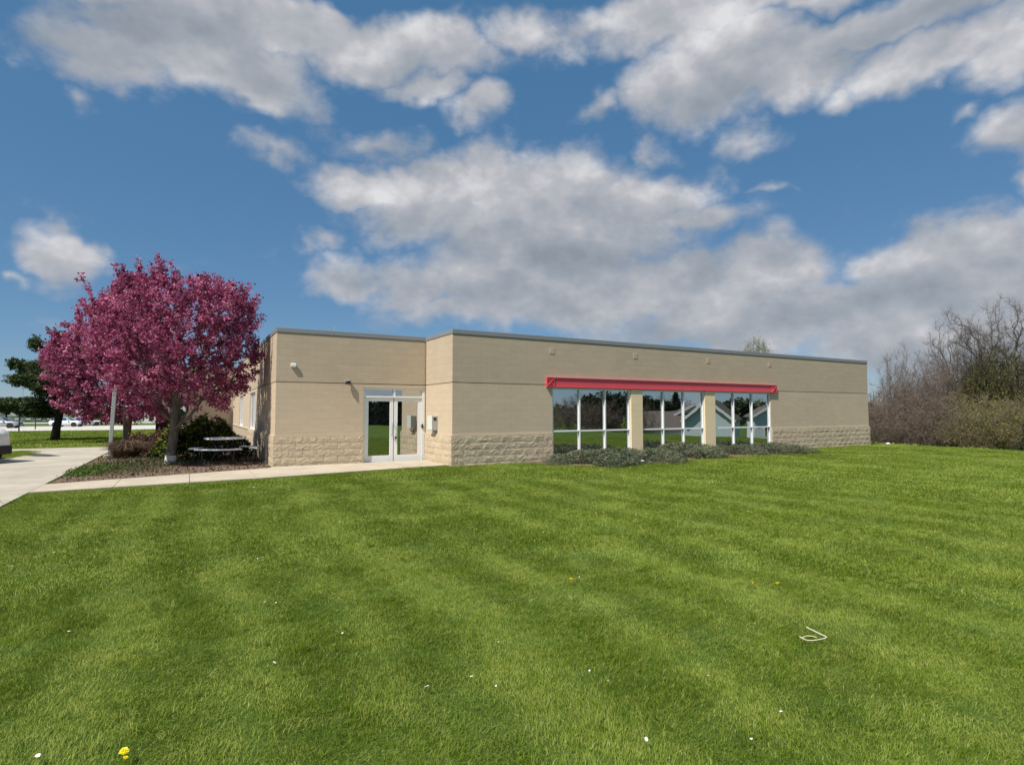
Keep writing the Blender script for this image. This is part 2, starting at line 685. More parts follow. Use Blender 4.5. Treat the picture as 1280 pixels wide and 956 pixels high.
def m_stone(nn):
    oi = nn.n('ShaderNodeObjectInfo')
    P = posn(nn)
    c = nn.ramp(oi.outputs['Random'], [(0, (0.51, 0.415, 0.295)), (0.35, (0.56, 0.46, 0.33)), (0.7, (0.60, 0.50, 0.36)), (1, (0.57, 0.455, 0.32))])
    a = nn.noise(P, 14, 5, 0.65)
    f = nn.noise(P, 60, 3, 0.7)
    c = nn.mix(nn.maprange(a, 0.42, 0.72, 0, 0.45), c, (0.40, 0.32, 0.21))
    c = nn.mix(nn.maprange(f, 0.55, 0.75, 0, 0.25), c, (0.75, 0.68, 0.52))
    return principled(nn, c, 0.95, 0, 0.15, nn.math('ADD', a, nn.math('MULTIPLY', f, 0.4)), 0.6, 0.02)
material('split_stone', m_stone)
simple('mortar', (0.44, 0.37, 0.27), 0.95, bstr=0.5, scale=10)
simple('ledge', (0.58, 0.49, 0.37), 0.9, bstr=0.3, scale=8)
simple('groove', (0.30, 0.25, 0.19), 0.95)
simple('coping_metal', (0.30, 0.31, 0.32), 0.45, 0.3, var=0.06, scale=1.5)
simple('roof_membrane', (0.35, 0.35, 0.35), 0.9)
simple('red_steel', (0.70, 0.085, 0.12), 0.45, var=0.10, scale=2.0)
simple('aluminium', (0.84, 0.85, 0.86), 0.42, 0.0, var=0.04, scale=3)
simple('dark_gasket', (0.02, 0.02, 0.022), 0.6)
simple('white_paint', (0.80, 0.80, 0.79), 0.5, var=0.04)
simple('grey_paint', (0.42, 0.43, 0.42), 0.5, var=0.06)
simple('pale_box', (0.66, 0.70, 0.66), 0.5, var=0.05)
simple('black_plastic', (0.015, 0.015, 0.016), 0.45)
simple('galvanised', (0.46, 0.48, 0.50), 0.5, 0.4, var=0.1)
simple('dark_steel', (0.035, 0.035, 0.035), 0.5, 0.3)
simple('bench_white', (0.93, 0.93, 0.93), 0.45, var=0.03)


def m_glass(nn):
    P = posn(nn)
    nz = nn.noise(P, 0.8, 2)
    b = nn.n('ShaderNodeBump')
    b.inputs['Strength'].default_value = 0.06
    b.inputs['Distance'].default_value = 0.02
    nn.l(nz, b.inputs['Height'])
    g = nn.n('ShaderNodeBsdfGlossy')
    g.inputs['Color'].default_value = (0.92, 0.98, 1.0, 1)
    g.inputs['Roughness'].default_value = 0.008
    nn.l(b.outputs[0], g.inputs['Normal'])
    d = nn.n('ShaderNodeBsdfDiffuse')
    d.inputs['Color'].default_value = (0.006, 0.008, 0.008, 1)
    fr = nn.n('ShaderNodeFresnel')
    fr.inputs['IOR'].default_value = 7.0
    s = nn.n('ShaderNodeMixShader')
    nn.l(fr.outputs[0], s.inputs[0])
    nn.l(d.outputs[0], s.inputs[1])
    nn.l(g.outputs[0], s.inputs[2])
    return s.outputs[0]
material('coated_glass', m_glass)


def m_mulch(nn):
    P = posn(nn)
    a = nn.noise(P, 45, 5, 0.7)
    b = nn.noise(P, 1.2, 4)
    c = nn.ramp(a, [(0.3, (0.075, 0.050, 0.036)), (0.5, (0.20, 0.142, 0.105)), (0.7, (0.36, 0.27, 0.205))])
    c = nn.mix(nn.maprange(b, 0.45, 0.7, 0, 0.5), c, (0.26, 0.20, 0.155))
    return principled(nn, c, 0.95, 0, 0.1, a, 1.0, 0.03)
material('bark_mulch', m_mulch)


def bark(name, c0, c1, sc=9):
    def fn(nn):
        tcn = nn.n('ShaderNodeTexCoord').outputs['Object']
        mp = nn.n('ShaderNodeMapping')
        mp.inputs['Scale'].default_value = (1, 1, 0.3)
        nn.l(tcn, mp.inputs[0])
        a = nn.noise(mp.outputs[0], sc, 6, 0.7)
        c = nn.ramp(a, [(0.3, c0), (0.7, c1)])
        return principled(nn, c, 0.95, 0, 0.15, a, 0.8, 0.03)
    return material(name, fn)
bark('bark_crab', (0.075, 0.06, 0.048), (0.24, 0.20, 0.165))
bark('bark_dark', (0.012, 0.010, 0.009), (0.05, 0.042, 0.036))
bark('bark_grey', (0.07, 0.060, 0.052), (0.18, 0.155, 0.135))
bark('bark_brown', (0.10, 0.075, 0.060), (0.24, 0.185, 0.15))
bark('white_stain', (0.45, 0.43, 0.40), (0.66, 0.64, 0.60))

leafmat('blossom', [(0.0, (0.06, 0.014, 0.022)), (0.2, (0.17, 0.028, 0.065)), (0.5, (0.40, 0.080, 0.19)), (0.8, (0.60, 0.19, 0.34)), (1.0, (0.82, 0.45, 0.56))], 0.35, 0.7, patch=1.6)
leafmat('pine_needle', [(0, (0.018, 0.034, 0.012)), (0.5, (0.040, 0.070, 0.022)), (0.85, (0.085, 0.125, 0.034)), (1, (0.13, 0.165, 0.05))], 0.15)
leafmat('spruce_needle', [(0, (0.008, 0.014, 0.008)), (0.6, (0.018, 0.028, 0.014)), (1, (0.035, 0.05, 0.022))], 0.08)
leafmat('willow_leaf', [(0, (0.16, 0.155, 0.045)), (0.5, (0.26, 0.255, 0.075)), (1, (0.40, 0.38, 0.13))], 0.45)
leafmat('pale_leaf', [(0, (0.20, 0.24, 0.08)), (1, (0.36, 0.40, 0.16))], 0.4)
leafmat('far_leaf', [(0, (0.018, 0.030, 0.012)), (0.6, (0.035, 0.055, 0.020)), (1, (0.07, 0.09, 0.03))], 0.2)
leafmat('bud_leaf', [(0, (0.060, 0.045, 0.030)), (1, (0.13, 0.10, 0.065))], 0.2)
leafmat('juniper_needle', [(0, (0.07, 0.085, 0.05)), (0.45, (0.135, 0.165, 0.10)), (0.8, (0.20, 0.24, 0.15)), (0.93, (0.24, 0.20, 0.13)), (1, (0.32, 0.26, 0.17))], 0.2, patch=1.5)
leafmat('yew_needle', [(0, (0.006, 0.014, 0.006)), (0.6, (0.014, 0.030, 0.009)), (1, (0.03, 0.055, 0.012))], 0.1)
leafmat('yew_tip', [(0, (0.07, 0.10, 0.008)), (0.6, (0.17, 0.20, 0.012)), (1, (0.28, 0.29, 0.03))], 0.3)
leafmat('dry_blade', [(0, (0.085, 0.055, 0.035)), (0.6, (0.17, 0.115, 0.075)), (1, (0.30, 0.22, 0.15))], 0.2)
leafmat('barberry_leaf', [(0, (0.05, 0.024, 0.020)), (0.6, (0.11, 0.055, 0.042)), (1, (0.20, 0.12, 0.08))], 0.2)
leafmat('cover_leaf', [(0, (0.05, 0.055, 0.025)), (0.6, (0.10, 0.105, 0.045)), (1, (0.17, 0.15, 0.08))], 0.25)
leafmat('cover_bright', [(0, (0.04, 0.10, 0.010)), (1, (0.10, 0.19, 0.02))], 0.25)
leafmat('thicket_twig', [(0, (0.06, 0.044, 0.036)), (0.6, (0.13, 0.098, 0.078)), (1, (0.24, 0.19, 0.15))], 0.0)

# ------------------------------------------------------------------ terrain
def terrain(x, y):
    x, y = np.asarray(x, float), np.asarray(y, float)
    t = np.clip((x - 28.0) / 26.0, 0, 1)
    z = -3.3 * t * t * (3 - 2 * t)
    z = z - 0.012 * np.clip(y - 42, 0, 420)
    return z


xs = np.unique(np.concatenate([np.linspace(-3000, -120, 20), np.arange(-120, -10, 5.0), np.arange(-10, 70, 1.0), np.arange(70, 140, 6.0), np.linspace(140, 3000, 20)]))
ys = np.unique(np.concatenate([np.linspace(-3000, -80, 16), np.arange(-80, -10, 5.0), np.arange(-10, 60, 1.0), np.arange(60, 480, 12.0), np.linspace(480, 4000, 20)]))
GX, GY = np.meshgrid(xs, ys)
GZ = terrain(GX, GY)
nx = len(xs)
V = np.stack([GX, GY, GZ], -1).reshape(-1, 3)
idx = np.arange(len(V)).reshape(len(ys), nx)
Fc = np.stack([idx[:-1, :-1], idx[:-1, 1:], idx[1:, 1:], idx[1:, :-1]], -1).reshape(-1, 4)
g = link('ground', np_mesh('ground', V, Fc, 'turf_soil', smooth=True))
tag(g, 'lawn ground sheet running out to the horizon', 'ground', kind='structure')

# flat site pieces
DRIVE_X = -2.72
WALK_OUT = [(-2.70, 14.50), (1.80, 14.93), (4.6, 15.45), (6.95, 15.80)]
WALK_IN = [(-2.70, 15.90), (0.0, 16.75), (1.97, 17.38), (2.12, 17.64)]


def slab_poly(name, pts, z0, z1, mat, parent=None):
    n = len(pts)
    b = MB()
    b.poly([(x, y, z0) for x, y in pts] + [(x, y, z1) for x, y in pts],
           [tuple(range(n))[::-1], tuple(range(n, 2 * n))] + [(i, (i + 1) % n, n + (i + 1) % n, n + i) for i in range(n)])
    return b.build(name, mat, parent)


walk = slab_poly('sidewalk', [(-2.69, 14.51), (1.80, 14.95), (6.70, 15.80), (6.70, 17.66), (2.16, 17.66), (1.97, 17.37), (-2.69, 15.89)], -0.05, 0.012, 'joint')
tag(walk, 'pale concrete sidewalk leading from the driveway to the glass doors', 'sidewalk', kind='structure')


def interp(pl, x):
    return float(np.interp(x, [p[0] for p in pl], [p[1] for p in pl]))


cuts = [-2.70, -1.35, 0.05, 1.45, 2.85, 4.25, 5.5, 6.70]
for a, b_ in zip(cuts[:-1], cuts[1:]):
    a2, b2 = a + 0.006, b_ - 0.006
    inner = lambda x: 17.66 if x > 2.13 else interp(WALK_IN, x)
    mids = [2.13] if a2 < 2.13 < b2 else []
    top = [(x, inner(x)) for x in [b2] + mids + [a2]]
    if mids:
        top = [(b2, 17.66), (2.14, 17.66), (1.97, 17.38), (a2, inner(a2))]
    omid = [(x, interp(WALK_OUT, x)) for x in (1.80, 4.6) if a2 < x < b2]
    slab_poly('slab', [(a2, interp(WALK_OUT, a2))] + omid + [(b2, interp(WALK_OUT, b2))] + top, -0.04, 0.035, 'concrete_walk', walk)

drv = slab_poly('driveway', [(-30, -6), (DRIVE_X, -6), (DRIVE_X, 31.8), (-8.0, 31.0), (-30, 29)], -0.05, 0.004, 'joint')
tag(drv, 'wide pale concrete driveway running back beside the building', 'driveway', kind='structure')
for i, xa in enumerate((DRIVE_X, -6.9, -11.0, -15.1)):
    for j in range(9):
        y0 = -6 + j * 4.2
        y1 = min(y0 + 4.2, 31.6)
        x0 = xa - (4.18 if i else 4.17)
        slab_poly('slab', [(x0 + 0.008, y0 + 0.008), (xa - 0.008, y0 + 0.008), (xa - 0.008, y1 - 0.008), (x0 + 0.008, y1 - 0.008)], -0.03, 0.020, 'concrete_drive', drv)

# small grass island in the driveway and the dark patch beside it
isl = [on_ground(*p)[:2] for p in ((-30, 577), (14, 573), (28, 570.2), (38, 566.6), (30, 565.4), (-30, 567))]
ISL = [tuple(p) for p in isl]
island = slab_poly('grass_island', ISL, 0.0, 0.05, 'turf_soil')
tag(island, 'narrow grass island cut into the far driveway', 'island', kind='structure')
pat = [tuple(on_ground(*p)[:2]) for p in ((29, 569.6), (40, 567.4), (60, 568.3), (76, 570.3), (60, 571.3), (44, 571.0))]
pt_ = slab_poly('dark_patch', pat, 0.0, 0.026, 'blackish')
tag(pt_, 'dark asphalt patch in the driveway beside the grass island', 'pavement', kind='structure')

BED = [(-2.62, 16.05), (0.0, 16.85), (1.93, 17.45), (2.10, 17.70), (2.10, 35.8), (-2.30, 33.2), (-2.62, 28.0)]
bed = slab_poly('mulch_bed', BED, -0.05, 0.03, 'bark_mulch')
tag(bed, 'brown bark mulch bed between driveway, sidewalk and building side', 'planting bed', kind='structure')
JBED = [(9.2, 15.45), (9.6, 14.5), (10.4, 13.45), (12.0, 13.15), (13.8, 13.35), (15.2, 13.9), (17.5, 13.8), (19.8, 13.6), (22.4, 14.2), (22.6, 15.45)]
jbed = slab_poly('mulch_bed', JBED, -0.05, 0.02, 'bark_mulch')
tag(jbed, 'narrow mulch bed under the junipers along the windows', 'planting bed', kind='structure')

plot = slab_poly('parking_lot', [(-200, 66), (27, 74), (27, 126), (-200, 122)], 0, 0.1, 'concrete_far')
plot.data.vertices.foreach_set('co', [c for v in plot.data.vertices for c in (v.co.x, v.co.y, float(terrain(v.co.x, v.co.y)) + 0.03 + 0.02 * (v.co.z > 0.05) * 1)])
tag(plot, 'distant pale concrete car park beyond the lawn', 'car park', kind='structure')
rd = slab_poly('road', [(-400, 215), (27, 222), (27, 300), (-400, 290)], 0, 0.1, 'concrete_far')
rd.data.vertices.foreach_set('co', [c for v in rd.data.vertices for c in (v.co.x, v.co.y, float(terrain(v.co.x, v.co.y)) + 0.04 + 0.02 * (v.co.z > 0.05))])
tag(rd, 'far pale road in front of the low buildings', 'road', kind='structure')

# ------------------------------------------------------------------ the building
BX0, BX1, BY = 6.73, 28.6, 15.5
AX0, AY = 2.14, 17.7
ZB, ZG0, ZG1, ZT, ZC = 0.90, 2.466, 2.490, 3.925, 4.065
bld = empty('office_building', (BX0, BY, 0), 'long single storey tan block building with red steel beam over its windows', 'building')
BO = np.array([BX0, BY, 0.0])


class Face:
    """a wall face: u runs along the wall, d outwards, z up (building-local)"""
    def __init__(s, ox, oy, t, n):
        s.o, s.t, s.n = np.array([ox - BX0, oy - BY]), np.array(t, float), np.array(n, float)

    def box(s, b, u0, u1, d0, d1, z0, z1):
        P = []
        for z in (z0, z1):
            for u, d in ((u0, d0), (u1, d0), (u1, d1), (u0, d1)):
                q = s.o + s.t * u + s.n * d
                P.append((q[0], q[1], z))
        fl = [(0, 3, 2, 1), (4, 5, 6, 7), (0, 1, 5, 4), (1, 2, 6, 5), (2, 3, 7, 6), (3, 0, 4, 7)]
        cr = s.t[0] * s.n[1] - s.t[1] * s.n[0]
        if cr < 0:
            fl = [f[::-1] for f in fl]
        b.poly(P, fl)
        return b


FM = Face(BX0, BY, (1, 0), (0, -1))            # main front
FA = Face(AX0, AY, (1, 0), (0, -1))            # wing front
FR = Face(BX0, AY, (0, -1), (-1, 0))           # return beside the doors
FL = Face(AX0, 36.0, (0, -1), (-1, 0))         # left side
LM, LA, LR, LL = BX1 - BX0, BX0 - AX0, AY - BY, 36.0 - AY
WB = [(10.30, 13.62), (14.15, 17.33), (17.90, 21.29)]
WX0, WX1 = 10.30 - BX0, 21.29 - BX0
T = 0.22


def wallpart(face, spans, z0, z1, mat, d=-0.035, th=T, name='wall'):
    for u0, u1 in spans:
        b = MB()
        face.box(b, u0, u1, d - th, d, z0, z1)
        b.build(name, mat, bld)


DX0, DX1 = 4.72 - AX0, LA + 0.005
sidewin = [(36 - 31.2, 36 - 29.1), (36 - 25.72, 36 - 23.60)]
for face, L, gaps_mid, e in ((FM, LM, [(WX0, WX1)], (0.035, 0.0)), (FA, LA, [(DX0, DX1)], (0.035, -0.035)), (FR, LR, [], (0.04, 0.035)), (FL, LL, sidewin, (0.0, 0.0351))):
    def spans(gs, a, b_):
        out, u = [], a
        for g0, g1 in gs:
            out.append((u, g0))
            u = g1
        out.append((u, b_))
        return [(p, q) for p, q in out if q - p > 0.003]
    ua, ub = (0.0351 if face in (FM, FA) else 0.0), L - (0.0351 if face is FM else 0.036 if face in (FR, FL) else -0.034)
    wallpart(face, spans(gaps_mid, ua, ub), ZB + 0.02, ZG0, 'block_lower')
    wallpart(face, [(ua, ub)], ZG1, ZT, 'block_upper')
    gsp = spans(gaps_mid, ua + 0.03, ub) if face is FA else [(ua + 0.03, ub)]
    wallpart(face, [(ua + 0.03, ub - 0.03)], ZG0, ZG1, 'groove', d=-0.06, th=0.15, name='reveal_joint')
    # sloped ledge over the split-face base, and the base backing
    for u0, u1 in spans(gaps_mid if face in (FM, FA) else [], ua, ub):
        b = MB()
        face.box(b, u0, u1, -T, 0.002, ZB - 0.018, ZB + 0.018)
        b.build('ledge', 'ledge', bld)
    wallpart(face, spans(gaps_mid if face in (FM, FA) else [], ua, ub), -0.3, ZB - 0.02, 'mortar', d=-0.028, name='base_wall')
# wing head over the doors (between door frame top and the joint) and header over side windows
b = MB()
FA.box(b, DX0, DX1, -0.03 - T, -0.036, 2.36, ZG0 - 0.002)
b.build('lintel', 'block_lower', bld)
for u0, u1 in sidewin:
    b = MB()
    FL.box(b, u0, u1, -T, -0.036, 2.36, ZG0 - 0.002)
    b.build('lintel', 'block_lower', bld)
# wall over the windows, behind the beam, sill kerb below
b = MB()
FM.box(b, WX0, WX1, -T - 0.03, -0.04, 2.39, ZG0)
b.build('lintel', 'block_lower', bld)
b = MB()
FM.box(b, WX0, WX1, -T - 0.03, -0.01, -0.3, 0.13)
b.build('sill', 'ledge', bld)
for a, c in ((13.62, 14.15), (17.33, 17.90)):
    b = MB()
    FM.box(b, a - BX0, c - BX0, -T - 0.03, -0.004, 0.13, 2.39)
    b.build('pilaster', 'block_pilaster', bld)

# hidden body: inner core, right and rear walls, far wing, roof
for bx_ in ((0.25, LM - 0.25, 0.30, 20.5, -0.3, 3.85), (AX0 - BX0 + 0.25, 0.25, AY - BY + 0.30, 20.5, -0.3, 3.85)):
    MB().box(*bx_).build('inner_wall', 'groove', bld)
for bx_ in ((LM - 0.25, LM - 0.036, 0.19, 20.8, -1.2, ZT - 0.002), (AX0 - BX0 + 0.3, LM - 0.26, 20.5, 20.8, -0.3, ZT - 0.002)):
    MB().box(*bx_).build('wall', 'block_upper', bld)
b = MB()
b.box(-6.9, AX0 - BX0 + 0.30, 20.52, 32, -0.3, ZG0)
b.build('wall', 'block_lower', bld)
b = MB()
b.box(-6.9, AX0 - BX0 + 0.30, 20.52, 32, ZG1, ZT)
b.build('wall', 'block_upper', bld)
b = MB()
b.box(-6.88, AX0 - BX0 + 0.30, 20.55, 31.9, ZG0, ZG1)
b.build('reveal_joint', 'groove', bld)
for bx_ in ((0.15, LM - 0.15, 0.15, 20.6, 3.86, 3.93), (AX0 - BX0 + 0.15, 0.14, AY - BY + 0.15, 20.6, 3.86, 3.93)):
    MB().box(*bx_).build('roof', 'roof_membrane', bld)
# metal coping
CP = -0.018
b = MB()
FM.box(b, -CP, LM + CP, -0.32, CP, ZT + 0.002, ZC)
b.build('coping', 'coping_metal', bld, bevel=0.008)
b = MB()
FA.box(b, -CP, LA + 0.016, -0.32, CP, ZT + 0.004, ZC - 0.002)
b.build('coping', 'coping_metal', bld, bevel=0.008)
b = MB()
FR.box(b, 0.0, LR - 0.322, -0.3, CP, ZT + 0.006, ZC - 0.004)
b.build('coping', 'coping_metal', bld, bevel=0.008)
b = MB()
FL.box(b, 0, LL - 0.322, -0.3, CP, ZT + 0.006, ZC - 0.004)
b.build('coping', 'coping_metal', bld, bevel=0.008)
b = MB()
b.box(LM - 0.3, LM + CP, 0.33, 20.8, ZT + 0.004, ZC - 0.003)
b.build('coping', 'coping_metal', bld, bevel=0.008)
b = MB()
b.box(-6.95, AX0 - BX0 + 0.32, 20.47, 20.8, ZT + 0.008, ZC - 0.006)
b.build('coping', 'coping_metal', bld)
for fc_, L_ in ((FM, LM - 0.04), (FA, LA - 0.04)):     # dark strip painted in as the shadow line under the coping
    b = MB()
    fc_.box(b, 0.037, L_, -0.1, -0.030, ZT - 0.022, ZT + 0.001)
    b.build('shadow_line', 'groove', bld)

# split-face stones
ST = []
for k in range(8):
    rg = np.random.default_rng(100 + k)
    nxs, nzs = 5, 4
    U = np.linspace(0.004, 0.3985, nxs)
    Zs = np.linspace(0.003, 0.197, nzs)
    P, Fs = [], []
    for zi, z in enumerate(Zs):
        for ui, u in enumerate(U):
            edge = zi in (0, nzs - 1) or ui in (0, nxs - 1)
            d = rg.uniform(0.004, 0.014) if edge else rg.uniform(0.009, 0.022)
            ju = 0 if edge else rg.uniform(-0.03, 0.03)
            jz = 0 if edge else rg.uniform(-0.02, 0.02)
            P.append((u + ju, -d, z + jz))
    for zi in range(nzs - 1):
        for ui in range(nxs - 1):
            q = zi * nxs + ui
            a, b1, c, d = q, q + 1, q + 1 + nxs, q + nxs
            Fs += [(a, b1, c), (a, c, d)] if rg.random() < .5 else [(a, b1, d), (b1, c, d)]
    rim = [i for i in range(nxs)] + [nxs * (r + 1) - 1 for r in range(1, nzs)] + [nxs * nzs - 1 - i for i in range(1, nxs)] + [nxs * r for r in range(nzs - 2, 0, -1)]
    bb = len(P)
    for i in rim:
        P.append((P[i][0], 0.03, P[i][2]))
    for i in range(len(rim)):
        j = (i + 1) % len(rim)
        Fs.append((rim[j], rim[i], bb + i, bb + j))
    mb = MB().poly(P, Fs)
    ST.append(mb.mesh('stone', 'split_stone'))
sr = random.Random(5)


def stones(face, u0, u1, rz, rows=5):
    for r in range(rows):
        z = -0.118 + r * 0.2
        u = u0 - (0.2 if r % 2 else 0.0)
        while u < u1 - 0.02:
            a, c = max(u, u0), min(u + 0.4, u1)
            if c - a > 0.05:
                q = face.o + face.t * a + face.n * 0.0
                o = link('stone', sr.choice(ST), bld, (q[0], q[1], z), rz, ((c - a) / 0.4, sr.uniform(0.7, 1.15), 1.0))
            u += 0.4
stones(FM, 0.0, WX0 - 0.0, 0)
stones(FM, WX1, LM, 0)
stones(FA, 0.0, DX0, 0)
stones(FR, 0.02, LR, -math.pi / 2)
stones(FL, LL - 8.2, LL, -math.pi / 2)

# windows
PB = lambda x0, x1, y0, y1, z0, z1: MB().box(x0, x1, y0, y1, z0, z1)


def window(face, u0, u1, z0, z1, cols, zbar, fw=0.047, d=-0.055):
    b = MB()
    for (a, c, e, f) in ((u0, u0 + fw, z0, z1), (u1 - fw, u1, z0, z1), (u0 + fw, u1 - fw, z0, z0 + fw), (u0 + fw, u1 - fw, z1 - fw, z1)):
        face.box(b, a, c, d - 0.11, d, e, f)
    wn_ = b.build('window', 'aluminium', bld)
    w_ = (u1 - u0 - 2 * fw - (cols - 1) * fw) / cols
    xs_ = []
    for i in range(cols):
        a = u0 + fw + i * (w_ + fw)
        xs_.append((a, a + w_))
        if i:
            b = MB()
            face.box(b, a - fw, a, d - 0.11, d - 0.001, z0 + fw, z1 - fw)
            b.build('mullion', 'aluminium', wn_)
    rows = [(z0 + fw, z1 - fw)]
    if zbar:
        rows = [(z0 + fw, zbar - fw / 2), (zbar + fw / 2, z1 - fw)]
        for a, c in xs_:
            b = MB()
            face.box(b, a, c, d - 0.11, d - 0.003, zbar - fw / 2, zbar + fw / 2)
            b.build('transom_bar', 'aluminium', wn_)
    for a, c in xs_:
        for e, f in rows:
            b = MB()
            face.box(b, a, c, d - 0.085, d - 0.06, e, f)
            b.build('pane', 'coated_glass', wn_)
    return wn_


for (a, c) in WB:
    window(FM, a - BX0 + 0.004, c - BX0 - 0.004, 0.132, 2.388, 3, 0.97)
for u0, u1 in sidewin:
    window(FL, u0 + 0.003, u1 - 0.003, ZB + 0.02, 2.358, 2, None, d=-0.07)

# red channel beam with crossed braces in its ends
b = MB()
ub0, ub1 = 10.05 - BX0, 21.62 - BX0
FM.box(b, ub0, ub1, -0.034, 0.012, 2.43, 2.705)
FM.box(b, ub0, ub1, -0.034, 0.042, 2.705, 2.727)
FM.box(b, ub0, ub1, -0.034, 0.042, 2.408, 2.43)
beam = b.build('steel_beam', 'red_steel', bld)
for u in (ub0, ub1 - 0.30):
    b = MB()
    for (z0, z1) in ((2.432, 2.70), (2.70, 2.432)):
        p0 = FM.o + FM.t * (u + 0.015) + FM.n * 0.024
        p1 = FM.o + FM.t * (u + 0.285) + FM.n * 0.024
        b.bar((p0[0], p0[1] - (0.004 if z1 > z0 else 0), z0), (p1[0], p1[1] - (0.004 if z1 > z0 else 0), z1), 0.03, 0.024)
    FM.box(b, u - 0.0, u + 0.012, 0.012, 0.038, 2.43, 2.705)
    FM.box(b, u + 0.29, u + 0.30, 0.012, 0.036, 2.43, 2.705)
    b.build('cross_brace', 'red_steel', beam)

# small square anchor plates high on the front
for X in (10.30, 13.86, 17.58, 21.28):
    b = MB()
    u = X - BX0
    FM.box(b, u - 0.10, u + 0.10, -0.0345, -0.026, 3.49, 3.69)
    pl = b.build('scupper', 'block_lower', bld)
    b = MB()
    FM.box(b, u - 0.078, u + 0.078, -0.026, -0.0235, 3.512, 3.668)
    b.build('scupper_plate', 'block_upper', pl)

# entrance: frame, two glazed leaves, transom lights
fd = -0.10
b = MB()
for (a, c, e, f) in ((DX0, DX0 + 0.06, 0.012, 2.36), (DX1 - 0.08, DX1, 0.012, 2.36), (DX0 + 0.06, DX1 - 0.08, 2.30, 2.36), (DX0 + 0.06, DX1 - 0.08, 2.05, 2.105)):
    FA.box(b, a, c, fd - 0.12, fd + 0.03, e, f)
FA.box(b, DX0 + 0.06, DX1 - 0.08, fd - 0.12, fd + 0.02, 0.012, 0.03)
FA.box(b, (DX0 + DX1) / 2 - 0.03, (DX0 + DX1) / 2 + 0.03, fd - 0.12, fd + 0.028, 2.105, 2.30)
frm = b.build('door_frame', 'aluminium', bld)
for a, c in ((DX0 + 0.06, (DX0 + DX1) / 2 - 0.03), ((DX0 + DX1) / 2 + 0.03, DX1 - 0.08)):
    b = MB()
    FA.box(b, a, c, fd - 0.06, fd - 0.035, 2.105, 2.30)
    b.build('transom_pane', 'coated_glass', frm)
mid = (DX0 + 0.06 + DX1 - 0.08) / 2
for k, (a, c) in enumerate(((DX0 + 0.066, mid - 0.012), (mid + 0.012, DX1 - 0.086))):
    b = MB()
    st = 0.115
    for (p, q, e, f) in ((a, a + st, 0.035, 2.044), (c - st, c, 0.035, 2.044), (a + st, c - st, 0.035, 0.225), (a + st, c - st, 1.935, 2.044)):
        FA.box(b, p, q, fd - 0.05, fd, e, f)
    dr = b.build('door', 'aluminium', bld, bevel=0.004)
    b = MB()
    FA.box(b, a + st, c - st, fd - 0.035, fd - 0.02, 0.225, 1.935)
    b.build('pane', 'coated_glass', dr)
    hu = c - 0.06 if k == 0 else a + 0.06
    b = MB()
    q = FA.o + FA.t * hu
    yy = q[1] - fd
    off_ = -0.10 if k == 0 else 0.10
    b.tube([(q[0], yy, 0.88), (q[0], yy - 0.075, 0.88), (q[0] + off_ * .0, yy - 0.09, 0.90), (q[0], yy - 0.09, 1.26), (q[0], yy - 0.075, 1.28), (q[0], yy, 1.28)], 0.016, 8)
    b.build('handle', 'galvanised', dr, smooth=True)
    if k == 1:
        b = MB()
        FA.box(b, hu - 0.025, hu + 0.025, fd, fd + 0.02, 0.74, 0.82)
        b.build('lock', 'black_plastic', dr)
b = MB()
FA.box(b, mid - 0.011, mid + 0.011, fd - 0.05, fd - 0.012, 0.035, 2.046)
b.build('weather_strip', 'dark_gasket', bld)

# ------------------------------------------------------------------ wall fittings
def yb(b, y0):
    return b


# small white floodlight
t = empty('wall_light', (2.64, AY + 0.035, 2.96), 'small white square light high on the wing wall', 'wall light')
MB().box(-0.06, 0.06, -0.03, 0, -0.06, 0.06).build('back_plate', 'grey_paint', t, bevel=0.006)
MB().poly([(-0.075, -0.03, -0.05), (0.075, -0.03, -0.05), (0.075, -0.08, -0.03), (-0.075, -0.08, -0.03), (-0.075, -0.03, 0.07), (0.075, -0.03, 0.07), (0.075, -0.08, 0.055), (-0.075, -0.08, 0.055)],
          [(0, 1, 2, 3), (7, 6, 5, 4), (3, 2, 6, 7), (0, 3, 7, 4), (2, 1, 5, 6), (1, 0, 4, 5)]).build('lamp_head', 'white_paint', t, bevel=0.01)
# dark camera
t = empty('security_camera', (4.25, AY + 0.035, 2.535), 'dark bullet camera on the wall seam left of the doors', 'camera')
MB().lathe([(0.05, 0), (0.05, 0.02)], 14).build('mount', 'grey_paint', t).rotation_euler = (math.pi / 2, 0, 0)
MB().tube([(0, -0.02, 0), (0, -0.08, -0.01), (0.0, -0.10, -0.03)], 0.018, 8).build('arm', 'grey_paint', t)
MB().tube([(0.04, -0.06, -0.03), (-0.04, -0.09, -0.045), (-0.10, -0.12, -0.055)], [0.04, 0.045, 0.04], 12).build('housing', 'dark_steel', t, smooth=False)
MB().bar((0.06, -0.05, 0.02), (-0.12, -0.12, 0.005), 0.09, 0.012).build('sun_hood', 'grey_paint', t)
# metal box on the return wall
t = empty('utility_box', (BX0 + 0.034, 16.85, 1.03), 'pale grey metal utility box on the short wall right of the doors', 'utility box')
MB().box(-0.18, 0, -0.19, 0.19, 0, 0.44).build('box_body', 'grey_paint', t, bevel=0.008)
MB().box(-0.195, -0.181, -0.195, 0.195, 0.01, 0.445).build('box_door', 'pale_box', t, bevel=0.004)
MB().box(-0.14, -0.05, -0.198, -0.192, 0.31, 0.40).build('label_plate', 'dark_steel', t)
MB().tube([(-0.09, -0.08, 0), (-0.09, -0.08, -0.07), (-0.03, -0.08, -0.10), (0, -0.08, -0.10)], 0.028, 8).build('conduit', 'galvanised', t, smooth=True)
